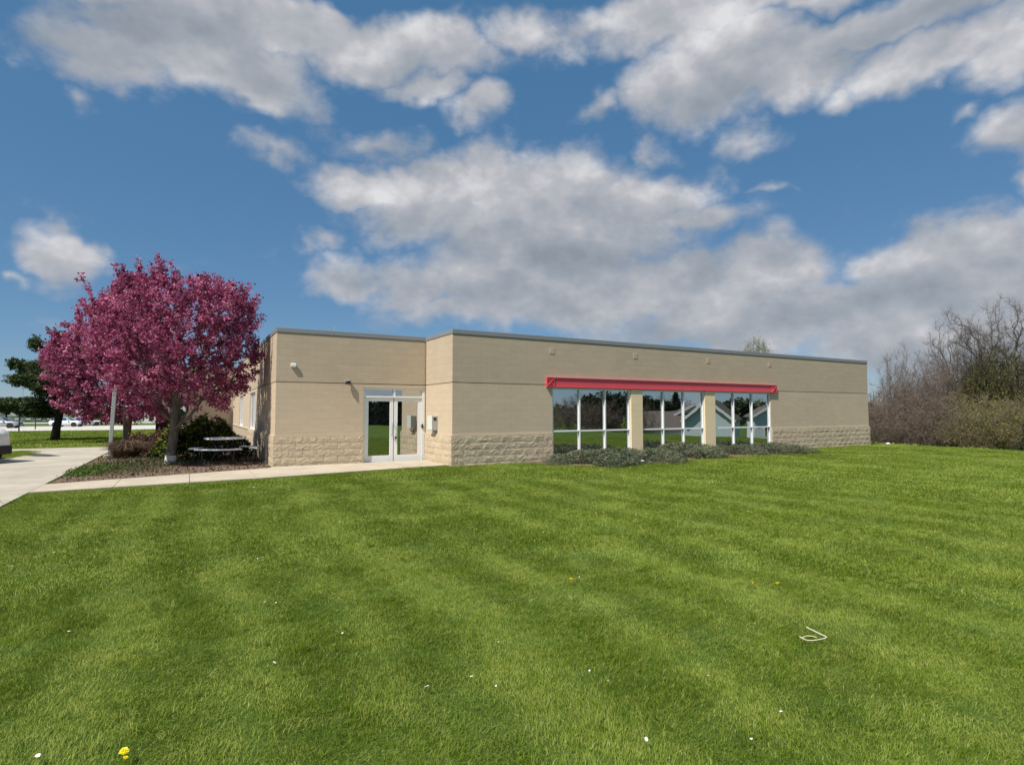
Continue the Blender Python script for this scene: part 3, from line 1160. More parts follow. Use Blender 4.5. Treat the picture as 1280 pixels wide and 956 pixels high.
# card reader on the door jamb
t = empty('card_reader', (BX0 - 0.062, AY + fd * -1 - 0.03, 1.07), 'small black card reader on the right door jamb', 'card reader')
MB().box(-0.028, 0.028, -0.03, 0, 0, 0.13).build('case', 'black_plastic', t, bevel=0.006)
MB().box(-0.016, 0.016, -0.033, -0.03, 0.07, 0.11).build('face_plate', 'dark_steel', t)
# thin antenna on the roof
pa = at_depth(418, 400, 27.0)
t = empty('roof_antenna', (pa[0], pa[1], 3.93), 'thin antenna mast on the roof above the wing', 'antenna')
MB().tube([(0, 0, 0), (0, 0, 1.75)], [0.02, 0.012], 6).build('mast', 'galvanised', t)
MB().lathe([(0.12, 0), (0.12, 0.03), (0.03, 0.05)], 10).build('foot_plate', 'galvanised', t)

# ------------------------------------------------------------------ posts near the bed
p = on_ground(137, 573)
t = empty('steel_post', (p[0], p[1], 0.03), 'pale grey square steel post leaning beside the driveway', 'post')
MB().box(-0.17, 0.17, -0.17, 0.17, -0.1, 0.10).build('concrete_base', 'concrete_walk', t, bevel=0.02)
lean = RT * 0.10
MB().bar((0, 0, 0.08), (lean[0], lean[1], 2.38), 0.11, 0.11).build('shaft', 'galvanised', t, bevel=0.01)
MB().bar((lean[0] * 1.03, lean[1] * 1.03, 2.382), (lean[0] * 1.06, lean[1] * 1.06, 2.50), 0.06, 0.06).build('top_stub', 'galvanised', t)
MB().bar((lean[0] * 0.95 + 0.08, lean[1] * 0.9 - 0.04, 2.12), (lean[0] * .95 + 0.13, lean[1] * .9 - 0.07, 2.12), 0.10, 0.09).build('bracket', 'black_plastic', t)
p = on_ground(151, 558.5)
t = empty('black_post', (p[0] + 0.1, p[1], 0.0), 'thin black metal post standing at the end of the driveway', 'post')
MB().tube([(0, 0, 0), (0, 0, 1.9)], 0.045, 8).build('shaft', 'dark_steel', t)
MB().lathe([(0.10, 0), (0.10, 0.03), (0.05, 0.05)], 12).build('base_plate', 'dark_steel', t)
MB().lathe([(0.05, 1.9), (0.05, 1.93), (0.01, 1.96)], 8).build('cap', 'dark_steel', t)

# ------------------------------------------------------------------ picnic table
tc_ = on_ground(281, 579)
t = empty('picnic_table', (tc_[0], tc_[1], 0.03), 'round white picnic table with curved white benches in the mulch bed', 'picnic table')
toward = -unit((tc_ - CAM) * np.array([1, 1, 0]))
a0 = math.atan2(toward[1], toward[0]) - math.radians(14)
MB().lathe([(0.50, 0.725), (0.595, 0.728), (0.60, 0.745), (0.60, 0.762), (0.59, 0.772), (0.02, 0.774)], 40).build('table_top', 'bench_white', t)
b = MB()
for k in range(4):
    a = a0 + math.pi / 4 + k * math.pi / 2
    cx_, cy_ = math.cos(a), math.sin(a)
    MBt = MB()
    MBt.tube([(0.42 * cx_, 0.42 * cy_, 0.725), (0.30 * cx_, 0.30 * cy_, 0.35), (0.46 * cx_, 0.46 * cy_, 0.0)], 0.022, 8)
    MBt.build('leg', 'dark_steel', t)
for k in (0, 1, 2):
    a = a0 + k * math.pi * 2 / 3
    half = math.radians(41)
    r0, r1 = 0.74, 1.0
    P, Fs = [], []
    nseg = 14
    for i in range(nseg + 1):
        g_ = a - half + 2 * half * i / nseg
        for r, z in ((r0, 0.425), (r1, 0.425), (r1 + .012, 0.445), (r1, 0.465), (r0, 0.465), (r0 - .012, 0.445)):
            P.append((r * math.cos(g_), r * math.sin(g_), z))
    for i in range(nseg):
        for j in range(6):
            j2 = (j + 1) % 6
            Fs.append((i * 6 + j, i * 6 + j2, (i + 1) * 6 + j2, (i + 1) * 6 + j))
    Fs += [(5, 4, 3, 2, 1, 0), tuple(nseg * 6 + j for j in range(6))]
    be = MB().poly(P, Fs).build('bench', 'bench_white', t)
    for sgn in (-1, 1):
        g_ = a + sgn * half * 0.72
        lb = MB()
        rm = 0.88
        lb.tube([(rm * math.cos(g_), rm * math.sin(g_), 0.425), (rm * math.cos(g_), rm * math.sin(g_), 0.0)], 0.024, 8)
        lb.build('bench_leg', 'dark_steel', be)
    lb = MB()
    lb.tube([(0.92 * math.cos(a), 0.92 * math.sin(a), 0.41), (0.70 * math.cos(a), 0.70 * math.sin(a), 0.16), (0.34 * math.cos(a), 0.34 * math.sin(a), 0.30)], 0.022, 8)
    lb.build('brace', 'dark_steel', be)
    b.tube([(0.4 * math.cos(a), 0.4 * math.sin(a), 0.55), (0, 0, 0.55)], 0.02, 6)
b.build('frame', 'dark_steel', t)

# ------------------------------------------------------------------ crabapple in blossom
tb = on_ground(212.5, 581)
crab = empty('crabapple_tree', (tb[0], tb[1], 0.03), 'large crabapple tree covered in deep pink blossom beside the building', 'tree')
rg = np.random.default_rng(3)
L2 = RT[:2]
dp = f0[:2]


def loc(u, v, z):
    return np.array([L2[0] * u + dp[0] * v, L2[1] * u + dp[1] * v, z])


def blossom_tree(root, base_px, outline, vmax, mid_px, half_px, n, trunk, r_base, per, size, seed, spread, limbs=(), gap=None):
    """crown outline given in photo pixels around the trunk foot, filled to a real depth"""
    rg = np.random.default_rng(seed)
    Dp = float((np.array(root.location) - CAM) @ FW)
    k = Dp / F_PX
    OU = [((x - base_px[0]) * k, (base_px[1] - y) * k) for x, y in outline]
    lo_u, hi_u = min(p[0] for p in OU), max(p[0] for p in OU)
    lo_z, hi_z = min(p[1] for p in OU), max(p[1] for p in OU)
    mu, hu, mz = (mid_px[0] - base_px[0]) * k, half_px * k, (base_px[1] - mid_px[1]) * k
    m = n * 9
    U, Zq, Vq, q = rg.uniform(lo_u, hi_u, m), rg.uniform(lo_z, hi_z, m), rg.uniform(-1, 1, m), rg.random(m)
    jag = 0.10 * np.sin(U * 9 + Zq * 5) + 0.07 * np.sin(Zq * 13 - U * 4)
    ins = inpoly(U + jag, Zq + jag, OU)
    rr_ = np.clip(((U - mu) / hu) ** 2 + ((Zq - mz) / (hi_z - mz + .3)) ** 2, 0, .97)
    V_ = Vq * vmax * np.sqrt(1 - rr_)
    shell = np.abs(Vq) ** 2 * .5 + rr_ * .6
    hole = np.sin(U * 3.1 + 1) * np.sin(Zq * 3.7 + V_ * 2.1) * np.sin(V_ * 2.6 + U)
    ok_ = ins & (q < 0.30 + shell) & (hole < 0.12)
    if gap is not None:
        ok_ &= ~(gap(U, V_, Zq) & (rg.random(m) < .85))
    ii = np.nonzero(ok_)[0][:n]
    pk = 1 + V_ / Dp
    U, Zq = U * pk, EYE + (Zq - EYE) * pk
    T_ = np.stack([L2[0] * U[ii] + dp[0] * V_[ii], L2[1] * U[ii] + dp[1] * V_[ii], Zq[ii]], 1)
    sh_ = []
    for kk in range(120):                      # upright and outward shoots past the outline
        j = rg.integers(len(OU))
        f_ = rg.random()
        u0 = OU[j][0] * (1 - f_) + OU[(j + 1) % len(OU)][0] * f_
        z0 = OU[j][1] * (1 - f_) + OU[(j + 1) % len(OU)][1] * f_
        if z0 < mz * .9:
            continue
        ln = rg.uniform(.12, .45) * spread
        dx = (u0 - mu) / hu * .7 - .15 + rg.normal() * .15
        v0 = rg.normal() * .5
        for s_ in np.linspace(-.6, 1, 7):
            sh_.append(loc(u0 + dx * ln * s_, v0, z0 + ln * s_))
    P0, P1, R0, R1, NP_, tips = grow(trunk, np.concatenate([T_, np.array(sh_)]), 0.004, r_base, rg, bf=0.30, wob=0.10)
    big = R0 > 0.03
    V1, F1 = tubes_np(P0[big], P1[big] + (P1[big] - P0[big]) * .04, R0[big], R1[big], 8)
    link('trunk', np_mesh('trunk', V1, F1, 'bark_crab', smooth=True), root)
    V1, F1 = tubes_np(P0[~big], P1[~big], R0[~big], R1[~big], 4)
    link('branches', np_mesh('branches', V1, F1, 'bark_crab'), root)
    for pts, rr in limbs:
        MB().tube(pts, rr, 8).build('limb', 'bark_crab', root, smooth=True)
    thin = np.nonzero((R0 < .022) & (P1[:, 2] > lo_z - .1))[0]
    seg = np.linalg.norm(P1[thin] - P0[thin], axis=1)
    dn = rg.uniform(.35, 1.5, len(thin)) * (.35 + seg / seg.mean() * .65)
    cnt = np.maximum(2, (per * dn).astype(int))
    own = np.repeat(np.arange(len(thin)), cnt)
    f_ = rg.random((len(own), 1))
    Cc = P0[thin][own] * (1 - f_) + P1[thin][own] * f_ + rg.normal(size=(len(own), 3)) * np.array([.055, .055, .05]) * spread
    tone = rg.random(len(thin))
    rn = np.clip(rg.random(len(own)) * .55 + tone[own] * .45, 0, 1)
    V1, F1 = leaves(Cc, size, 0.75, up=0.25, rng=rg)
    link('crown', np_mesh('crown', V1, F1, 'blossom', rn), root)


OUT_A = [(132, 440), (126, 408), (134, 388), (130, 366), (148, 340), (160, 350), (176, 342), (196, 352), (212, 340), (234, 356), (254, 354), (272, 368), (286, 362), (302, 374), (306, 392), (298, 414), (302, 440), (297, 468),
         (293, 500), (282, 514), (262, 520), (244, 505), (232, 512), (214, 508), (196, 524), (178, 518), (166, 500), (158, 482), (148, 464)]
trunk = [loc(0, 0, -0.1), loc(0.02, 0, 0.3), loc(0.07, 0, 0.75), loc(0.10, 0, 1.15), loc(0.10, 0.0, 1.5), loc(0.12, 0.05, 1.9), loc(0.05, 0.0, 2.3)]
blossom_tree(crab, (212.5, 581), OUT_A, 2.5, (216, 430), 100, 2300, trunk, .125, 16, .032, 3, 1.0,
             (([loc(0.09, 0, 0.98), loc(0.35, -0.1, 1.22), loc(0.62, -0.15, 1.42), loc(0.95, -0.1, 1.9)], [0.07, 0.06, 0.05, 0.03]),
              ([loc(0.09, 0, 1.25), loc(-0.25, -0.1, 1.55), loc(-0.55, -0.1, 2.1)], [0.06, 0.05, 0.03]),
              ([loc(0.34, -0.1, 1.22), loc(0.42, 0.1, 1.6), loc(0.38, 0.2, 2.1)], [0.04, 0.035, 0.02])),
             gap=lambda U, V, Z: (Z < 2.2) & (U > .3) & (V < .8))
MB().tube([loc(0, 0, -0.1), loc(0.01, 0, 0.12), loc(0.015, 0, 0.26)], [0.19, 0.155, 0.149], 12).build('root_collar', 'white_stain', crab, smooth=True)
tb2 = on_ground(158.5, 553)
crab2 = empty('crabapple_tree', (tb2[0], tb2[1], 0.0), 'second pink crabapple farther back, behind the grey post', 'tree')
OUT_B = [(64, 444), (74, 426), (94, 408), (108, 392), (128, 386), (150, 380), (175, 385), (200, 400), (206, 450), (206, 526), (180, 526), (150, 530), (120, 527), (94, 518), (84, 492), (68, 468)]
trunk2 = [loc(0, 0, -0.1), loc(0.0, 0, 0.4), loc(0.05, 0, 0.8), loc(0.05, 0, 1.2), loc(0.0, 0.0, 1.7), loc(-.1, 0.05, 2.2), loc(-.2, 0.0, 2.7)]
blossom_tree(crab2, (158.5, 553), OUT_B, 3.0, (134, 455), 74, 1500, trunk2, .15, 15, .05, 4, 1.35)

# ------------------------------------------------------------------ pine, left
def clump_tree(name, base, label, cat, clumps, trunk_pts, trunk_r, bark_m, leaf_m, nper, size, aspect, rng, group=None, up=0.4, limb=0.03):
    o = empty(name, base, label, cat, group)
    tb_ = MB().tube(trunk_pts, trunk_r, 9)
    for c, r in clumps:
        tp = np.array(trunk_pts)
        j = int(np.argmin(np.abs(tp[:, 2] - (c[2] - 0.4 * r[2]))))
        st_ = tp[j]
        tb_.tube([st_, (st_ + np.array(c)) / 2 + np.array([0, 0, -0.1]), np.array(c)], [limb * 1.6, limb, limb * 0.5], 5)
    tb_.build('trunk', bark_m, o, smooth=True)
    Cs = []
    for c, r in clumps:
        n2 = int(nper * (r[0] * r[1] * r[2]) ** 0.6)
        d = unit(rng.normal(size=(n2, 3)))
        k = rng.random((n2, 1)) ** 0.38
        lump = 1 + 0.22 * np.sin(d[:, 0:1] * 7 + c[0]) * np.sin(d[:, 1:2] * 6 + c[1]) + 0.15 * np.sin(d[:, 2:3] * 9 + c[2])
        Cs.append(np.array(c) + d * k * lump * np.array(r))
    Cs = np.concatenate(Cs)
    V_, F_ = leaves(Cs, size, aspect, up=up, rng=rng)
    link('crown', np_mesh('crown', V_, F_, leaf_m, rng.random(len(Cs))), o)
    return o


rg = np.random.default_rng(21)
pb = on_ground(68, 551)
PD = float((pb - CAM) @ FW)
sc_ = PD / F_PX


def pxl(x, y, v=0.0, base=(68, 551)):
    """pixel offset from the foot of a plant -> local metres"""
    return np.array([L2[0] * (x - base[0]) * sc_ + dp[0] * v, L2[1] * (x - base[0]) * sc_ + dp[1] * v, (base[1] - y) * sc_])


cl_ = []
for (x, y, rx, ry) in ((22, 507, 20, 10), (45, 512, 22, 13), (60, 500, 18, 12), (30, 468, 18, 14), (22, 455, 9, 9), (50, 462, 22, 20), (68, 480, 22, 20), (48, 430, 10, 12), (62, 440, 16, 14),
                       (45, 478, 18, 10), (90, 470, 25, 25), (80, 505, 16, 14), (85, 440, 16, 16), (60, 418, 12, 8), (12, 500, 8, 6), (100, 495, 14, 14)):
    for k in range(2):
        v = rg.uniform(-1.2, 1.2)
        cl_.append((pxl(x + rg.normal() * 3, y + rg.normal() * 2, v), np.array([rx * sc_ * 0.8, rx * sc_ * 0.8, ry * sc_ * 0.8])))
clump_tree('pine_tree', (pb[0], pb[1], 0), 'dark green pine on the far lawn left of the pink tree', 'tree', cl_,
           [pxl(68, 553), pxl(70, 535), pxl(73, 520), pxl(74, 500), pxl(72, 470), pxl(68, 440), pxl(62, 420)], [0.24, 0.19, 0.17, 0.15, 0.12, 0.08, 0.03],
           'bark_dark', 'pine_needle', 6000, 0.085, 0.22, rg, limb=0.06)

# ------------------------------------------------------------------ bare trees: a few shapes, then individuals
def make_bare(seed, H, spread, n, fork, trunk_m, lean=0.0, r_base=0.16, bud=None, stems=1, vmin=0.25, r_tip=0.006, fine=9):
    """returns (trunk mesh, twig mesh, crown mesh or None), about H tall"""
    rgb = np.random.default_rng(seed)
    PP0, PP1, RR0, RR1, ND = [], [], [], [], []
    for s_ in range(stems):
        a = rgb.uniform(0, 2 * math.pi)
        ox, oy = (0, 0) if stems == 1 else (math.cos(a) * 0.25, math.sin(a) * 0.25)
        out = (0 if stems == 1 else spread * 0.35)
        tx, ty = lean * H * 0.35 + math.cos(a) * out, math.sin(a) * out
        hh = H * fork
        tr = [np.array([ox, oy, -0.3]), np.array([ox + tx * .2, oy + ty * .2, hh * .35]), np.array([ox + tx * .5 + rgb.normal() * .08, oy + ty * .5, hh * .7]), np.array([ox + tx * .8, oy + ty * .8, hh])]
        pts = []
        m_ = n // stems
        nb = 7
        heads = [(rgb.uniform(-1, 1), rgb.uniform(-1, 1), rgb.uniform(.55, 1)) for _ in range(nb)]
        while len(pts) < m_:
            d = rgb.normal(size=3)
            d /= np.linalg.norm(d)
            k = rgb.random() ** 0.45
            z = H * (vmin + (1 - vmin) * (0.5 + 0.5 * d[2] * k))
            ww = spread * (0.45 + 0.55 * math.sin(math.pi * min(1, max(0, (z / H - vmin) / (1 - vmin) * 0.85 + 0.1))))
            q = np.array([ox + tx * z / H * 1.2 + d[0] * k * ww, oy + ty * z / H * 1.2 + d[1] * k * ww, z])
            if math.sin(q[0] * 2.1 + seed) * math.sin(q[1] * 1.9 + 2 * seed) * math.sin(q[2] * 1.6) > 0.28:
                continue
            pts.append(q)
        a0_, a1_, b0_, b1_, nd_, _ = grow(tr, np.array(pts), r_tip, r_base / stems ** .5, rgb, bf=0.55, wob=0.10, up=0.8)
        PP0.append(a0_); PP1.append(a1_); RR0.append(b0_); RR1.append(b1_); ND.append(nd_[4:])
    P0, P1, R0, R1 = map(np.concatenate, (PP0, PP1, RR0, RR1))
    bg_ = R0 > 0.035
    Va, Fa = tubes_np(P0[bg_], P1[bg_] + (P1[bg_] - P0[bg_]) * .05, R0[bg_], R1[bg_], 7)
    tm = np_mesh('trunk', Va, Fa, trunk_m, smooth=True)
    Va, Fa = tubes_np(P0[~bg_], P1[~bg_], R0[~bg_], R1[~bg_], 3)
    # fine end twigs as slender triangles-in-quads
    E_ = np.concatenate(ND)
    k = fine
    C_ = np.repeat(E_, k, 0)
    dr_ = unit(rgb.normal(size=C_.shape) + np.array([0, 0, 0.7])) * rgb.uniform(0.2, 0.65, (len(C_), 1)) * (H / 9) ** .5
    sd_ = unit(np.cross(dr_, rgb.normal(size=C_.shape))) * 0.0042
    Vt = np.stack([C_ - sd_, C_ + sd_, C_ + dr_ + sd_ * .4, C_ + dr_ - sd_ * .4], 1).reshape(-1, 3)
    Ft = np.arange(len(Vt)).reshape(-1, 4) + len(Va)
    wm = np_mesh('branches', np.concatenate([Va, Vt]), np.concatenate([Fa, Ft]), trunk_m)
    cm = None
    if bud:
        mat_, per_, size_, droop = bud
        C2 = np.repeat(E_, per_, 0) + rgb.normal(size=(len(E_) * per_, 3)) * np.array([0.30, 0.30, 0.32]) * (H / 9) ** .5
        if droop:
            C2[:, 2] -= np.abs(rgb.normal(size=len(C2))) * droop
        Vc, Fcx = leaves(C2, size_, 0.4, rng=rgb, bias=np.array([0, 0, -1.2]) if droop else None)
        cm = np_mesh('crown', Vc, Fcx, mat_, rgb.random(len(C2)))
    return tm, wm, cm


def plant(name, kind, x, y, D, H0, ytop, label, cat='tree', group=None, rz=0.0, wide=1.0, pos=None, Hset=None):
    if pos is None:
        p_ = at_depth(x, 514, D)
        X, Y = p_[0], p_[1]
        z = float(terrain(X, Y))
        top = EYE + (514 - ytop) * D / F_PX
        H = top - z
    else:
        X, Y = pos
        z = float(terrain(X, Y))
        H = Hset
    s_ = H / H0
    o = empty(name, (X, Y, z), label, cat, group, rz)
    for nm, me in zip(('trunk', 'branches', 'crown'), kind):
        if me is not None:
            link(nm, me, o, scale=(s_ * wide, s_ * wide, s_))
    return o


BA = make_bare(31, 10, 3.2, 480, 0.45, 'bark_grey', r_base=0.20, vmin=.35)
BB = make_bare(32, 10, 2.8, 420, 0.40, 'bark_grey', lean=-0.4, r_base=0.18, vmin=.35)
BC = make_bare(33, 10, 2.4, 460, 0.32, 'bark_brown', r_base=0.13, stems=3, vmin=0.2)
BD = make_bare(34, 10, 3.2, 460, 0.32, 'bark_brown', r_base=0.16, stems=2, vmin=0.18)
SH = make_bare(35, 4, 1.8, 420, 0.12, 'bark_brown', r_base=0.06, stems=5, vmin=0.02, r_tip=0.004, fine=5)
SH2 = make_bare(36, 4, 2.0, 420, 0.12, 'bark_brown', r_base=0.06, stems=6, vmin=0.02, r_tip=0.004, bud=('bud_leaf', 5, 0.025, 0), fine=5)
WL = make_bare(37, 10, 2.9, 680, 0.50, 'bark_dark', r_base=0.26, vmin=.1, bud=('willow_leaf', 12, 0.038, 0.6))
WL2 = make_bare(38, 10, 2.6, 480, 0.42, 'bark_dark', r_base=0.22, stems=2, vmin=0.15, bud=('willow_leaf', 12, 0.038, 0.5))
WS = make_bare(39, 4, 1.9, 420, 0.12, 'bark_brown', r_base=0.06, stems=5, vmin=0.02, bud=('willow_leaf', 24, 0.03, 0))
PL_ = make_bare(40, 9, 2.6, 500, 0.4, 'bark_grey', r_base=0.16, bud=('pale_leaf', 12, 0.05, 0))

GR = 'bare trees right of the building'
for args in (
    ('bare_tree', BA, 1256, 0, 46, 10, 368, 'tallest bare tree, twin stems rising above the olive willow', 'tree', GR, 0.4, .75),
    ('bare_tree', BB, 1226, 0, 48, 10, 385, 'tall bare tree whose limbs lean left out of the willow', 'tree', GR, math.pi / 2 + PHI - math.pi, .9),
    ('bare_tree', BB, 1203, 0, 44, 10, 424, 'slim bare tree with a single leaning limb beside the willow', 'tree', GR, 3.0 + PHI, .7),
    ('bare_tree', BD, 1172, 0, 43, 10, 452, 'grey bare tree in the gap left of the willow', 'tree', GR, 1.0, 1.1),
    ('bare_tree', BC, 1141, 0, 41, 10, 440, 'upright multi stemmed bare tree in the middle of the thicket', 'tree', GR, 2.0, 1.0),
    ('bare_tree', BC, 1121, 0, 45, 10, 428, 'thin bare tree with the highest twigs near the building corner', 'tree', GR, 4.1, .7),
    ('bare_tree', BD, 1104, 0, 43, 10, 462, 'low bare tree nearest the right end of the building', 'tree', GR, 5.0, .9),
    ('bare_tree', BD, 1158, 0, 52, 10, 462, 'farther bare tree behind the middle of the thicket', 'tree', GR, 3.3, 1.2),
    ('bare_tree', BA, 1190, 0, 56, 10, 458, 'farther bare tree half hidden behind the leaning limb', 'tree', GR, 2.3, 1.1),
    ('willow_tree', WL, 1244, 0, 40, 10, 428, 'olive green willow with dark stems in front of the tall bare tree', 'tree', None, 0.2, 1.0),
    ('willow_tree', WL2, 1216, 0, 42, 10, 446, 'smaller olive willow at the left edge of the green clump', 'tree', None, 1.4, .8),
    ('willow_tree', WL, 1264, 0, 43, 10, 422, 'olive willow close behind the one with dark stems', 'tree', None, 3.2, 1.0),
    ('willow_tree', WL, 1230, 0, 46, 10, 436, 'olive willow in the middle of the green clump', 'tree', None, 4.2, 1.0),
    ('willow_tree', WL2, 1283, 0, 39, 10, 420, 'olive willow cut by the right edge of the picture', 'tree', None, 2.5, .9),
):
    plant(*args)
for i, (x, D, yt, wd, kd) in enumerate(((1094, 37, 500, 1, 0), (1110, 39, 488, 1, 1), (1127, 37, 496, 1, 0), (1146, 38, 490, 1.1, 1), (1163, 37, 508, 1.1, 0), (1180, 40, 504, 1.0, 1), (1193, 40, 514, .8, 0), (1102, 43, 474, .8, 0), (1135, 45, 476, .8, 1), (1170, 44, 490, 1.0, 0), (1085, 43, 484, .8, 1))):
    plant('thicket_shrub', SH2 if kd else SH, x, 0, D, 4, yt, ('brown leafless shrub in the front of the thicket, %s from the building' % ('first second third fourth fifth sixth seventh'.split()[i])) if i < 7 else
          ('brown leafless shrub in the back of the thicket, %s from the building' % ('second', 'third', 'fourth', 'first')[i - 7]), 'shrub', 'brown shrubs right of the building', i * 1.3, wd * 1.15)
for i, (x, D, yt) in enumerate(((1214, 36, 512), (1236, 36, 500), (1256, 35, 510), (1200, 40, 506), (1224, 40, 492), (1276, 36, 495))):
    plant('green_shrub', WS, x, 0, D, 4, yt, ('olive leafed shrub below the willow, %s from the left' % ('second', 'fourth', 'fifth', 'first', 'third', 'sixth')[i]), 'shrub', 'olive shrubs under the willows', i * 1.1, 1.3)


# conifers
def conifer(seed, H, R, n, leaf, bark_m, size=0.07):
    rgc = np.random.default_rng(seed)
    z = rgc.random(n) ** 1.35
    a = rgc.uniform(0, 2 * math.pi, n)
    nl = 13
    lay = np.floor(z * nl)
    fr = z * nl - lay
    rad = R * (1 - z) ** 0.85 * (0.55 + 0.5 * (1 - fr)) * (0.85 + 0.2 * np.sin(a * 5 + lay * 1.7)) * rgc.random(n) ** 0.35
    C_ = np.stack([np.cos(a) * rad, np.sin(a) * rad, 0.2 + z * (H - 0.2) - 0.14 * rad], 1)
    bias = np.stack([np.cos(a), np.sin(a), -0.35 + 0 * a], 1) * 1.6
    V_, F_ = leaves(C_, size, 0.32, up=0.6, rng=rgc, bias=bias)
    cm = np_mesh('crown', V_, F_, leaf, rgc.random(n))
    tm = MB().tube([(0, 0, -0.3), (0, 0, H * .5), (0, 0, H)], [0.035 * H ** .9, 0.02 * H ** .9, 0.01], 8).mesh('trunk', bark_m)
    return tm, None, cm


CON = conifer(51, 6, 2.0, 9000, 'spruce_needle', 'bark_dark', 0.10)
plant('spruce_tree', CON, 1297, 0, 30, 6, 500, 'dark spruce at the right edge of the lawn', 'tree', None, 0.3, 1.25)

# pale treetop seen above the roof
plant('leafy_tree', PL_, 946, 0, 58, 9, 421, 'pale green treetop showing just above the roof line', 'tree', None, 0.7, .72)

# undergrowth mass under and behind the thicket
rg = np.random.default_rng(77)
n = 5500
xx = rg.uniform(1082, 1330, n)
DD = rg.uniform(33, 64, n)
X = np.array([0.0])
dirs = FW[None] + RT[None] * ((xx - 640) / F_PX)[:, None]
Pg = CAM[None] + dirs * DD[:, None]
Pg[:, 2] = terrain(Pg[:, 0], Pg[:, 1]) + rg.random(n) ** 1.6 * 3.2
ok = ~((Pg[:, 0] < 29.6) & (Pg[:, 1] < 37))
Pg = Pg[ok]
n = len(Pg)
dv = unit(rg.normal(size=(n, 3)) * np.array([.5, .5, .4]) + np.array([0, 0, .8])) * rg.uniform(0.25, 0.8, (n, 1))
sd_ = unit(np.cross(dv, rg.normal(size=(n, 3)))) * rg.uniform(.004, .011, (n, 1))
V1 = np.stack([Pg - sd_, Pg + sd_, Pg + dv + sd_ * .3, Pg + dv - sd_ * .3], 1).reshape(-1, 3)
o = link('undergrowth', np_mesh('undergrowth', V1, np.arange(n * 4).reshape(-1, 4), 'thicket_twig', rg.random(n)))
tag(o, 'tangled brown brush filling the wood edge right of the building', 'undergrowth', kind='stuff')

# ------------------------------------------------------------------ low planting
def mound(seed, R, H, n, size, aspect, mat, spread=0.55, outw=1.2, flat=0.6, rough=0.25):
    rgm = np.random.default_rng(seed)
    a = rgm.uniform(0, 2 * math.pi, n)
    r = np.sqrt(rgm.random(n))
    edge = 1 + rough * np.sin(3 * a + seed) + rough * .6 * np.sin(7 * a + 2 * seed)
    hgt = H * np.sqrt(np.clip(1 - r ** 2.2, 0, 1)) * (1 + 0.25 * np.sin(a * 4 + r * 6 + seed)) + 0.02
    k = 1 - rgm.random(n) ** 1.6 * spread
    C_ = np.stack([np.cos(a) * r * R * edge, np.sin(a) * r * R * edge, hgt * k], 1)
    bias = np.stack([np.cos(a) * r * outw, np.sin(a) * r * outw, flat + 0 * a], 1)
    V_, F_ = leaves(C_, size, aspect, up=0.5, rng=rgm, bias=bias * 1.3)
    return np_mesh('foliage', V_, F_, mat, rgm.random(n))


def stems_mesh(seed, R, H, n, mat='bark_brown'):
    rgm = np.random.default_rng(seed)
    b_ = MB()
    for k in range(n):
        a = rgm.uniform(0, 6.28)
        r = R * rgm.uniform(.4, .85)
        b_.tube([(0.02 * math.cos(a), 0.02 * math.sin(a), -0.05), (r * .45 * math.cos(a), r * .45 * math.sin(a), H * .45), (r * math.cos(a), r * math.sin(a), H * .6)], [0.02, 0.014, 0.006], 5)
    return b_.mesh('stem', mat)


JM = [mound(60 + k, 1.0, 0.42, 9500, 0.034, 0.28, 'juniper_needle', 0.5, 1.0, 0.5) for k in range(3)]
JS = stems_mesh(66, 1.0, 0.4, 14)
jun = [  # px x, px y of base, width px/2, height m
    (682, 577, 1.15, .16, 'low juniper sprig at the left end of the window bed'),
    (722, 580, 1.35, .30, 'grey green juniper below the first pane of the left window'),
    (768, 582, 1.45, .34, 'broad grey green juniper below the middle of the left window'),
    (812, 580, 1.30, .32, 'juniper in front of the first cream pilaster'),
    (775, 585.0, 1.0, .17, 'low front juniper trailing onto the lawn below the left window'),
    (828, 573, 1.25, .40, 'taller juniper below the first pane of the middle window'),
    (860, 573, 1.2, .34, 'juniper below the last pane of the middle window'),
    (895, 569, 1.15, .28, 'juniper in front of the second cream pilaster'),
    (930, 567, 1.2, .30, 'juniper below the middle of the right window'),
    (962, 568, 1.1, .26, 'juniper below the last pane of the right window'),
    (990, 570, 1.0, .24, 'small juniper past the right window against the stone base'),
]
for i, (x, y, R, H, lab) in enumerate(jun):
    p = on_ground(x, y - 4)
    p[1] = min(p[1], 15.42 - R * 0.55) if y < 584 else p[1]
    o = empty('juniper_shrub', (p[0], p[1], 0.02), lab, 'shrub', 'junipers along the windows', i * 1.7)
    link('foliage', JM[i % 3], o, scale=(R, R * .72, H / 0.42))
    link('stem', JS, o, scale=(R, R * .72, H / .42))

# bed plants on the left
yw = on_ground(258, 577)
o = empty('yew_shrub', (yw[0] - 0.1, yw[1] + 1.0, 0.03), 'dark spreading yew with yellow green tips behind the picnic table', 'shrub', None, 0.6)
link('foliage', mound(71, 1.35, 1.15, 12000, 0.055, 0.35, 'yew_needle', 0.75, 1.2, 0.4, .16), o)
link('new_growth', mound(71, 1.38, 1.20, 2300, 0.055, 0.35, 'yew_tip', 0.12, 1.2, 0.6, .16), o)
link('stem', stems_mesh(72, 1.2, 1.0, 16, 'bark_dark'), o)
yw = on_ground(206, 572)
o = empty('gold_shrub', (yw[0], yw[1], 0.03), 'small yellow green conifer shrub left of the pink tree trunk', 'shrub')
link('foliage', mound(73, 0.30, 0.42, 1500, 0.035, 0.4, 'yew_tip', 0.8, 1.0, 0.6), o)
link('stem', stems_mesh(74, .25, .35, 8), o)


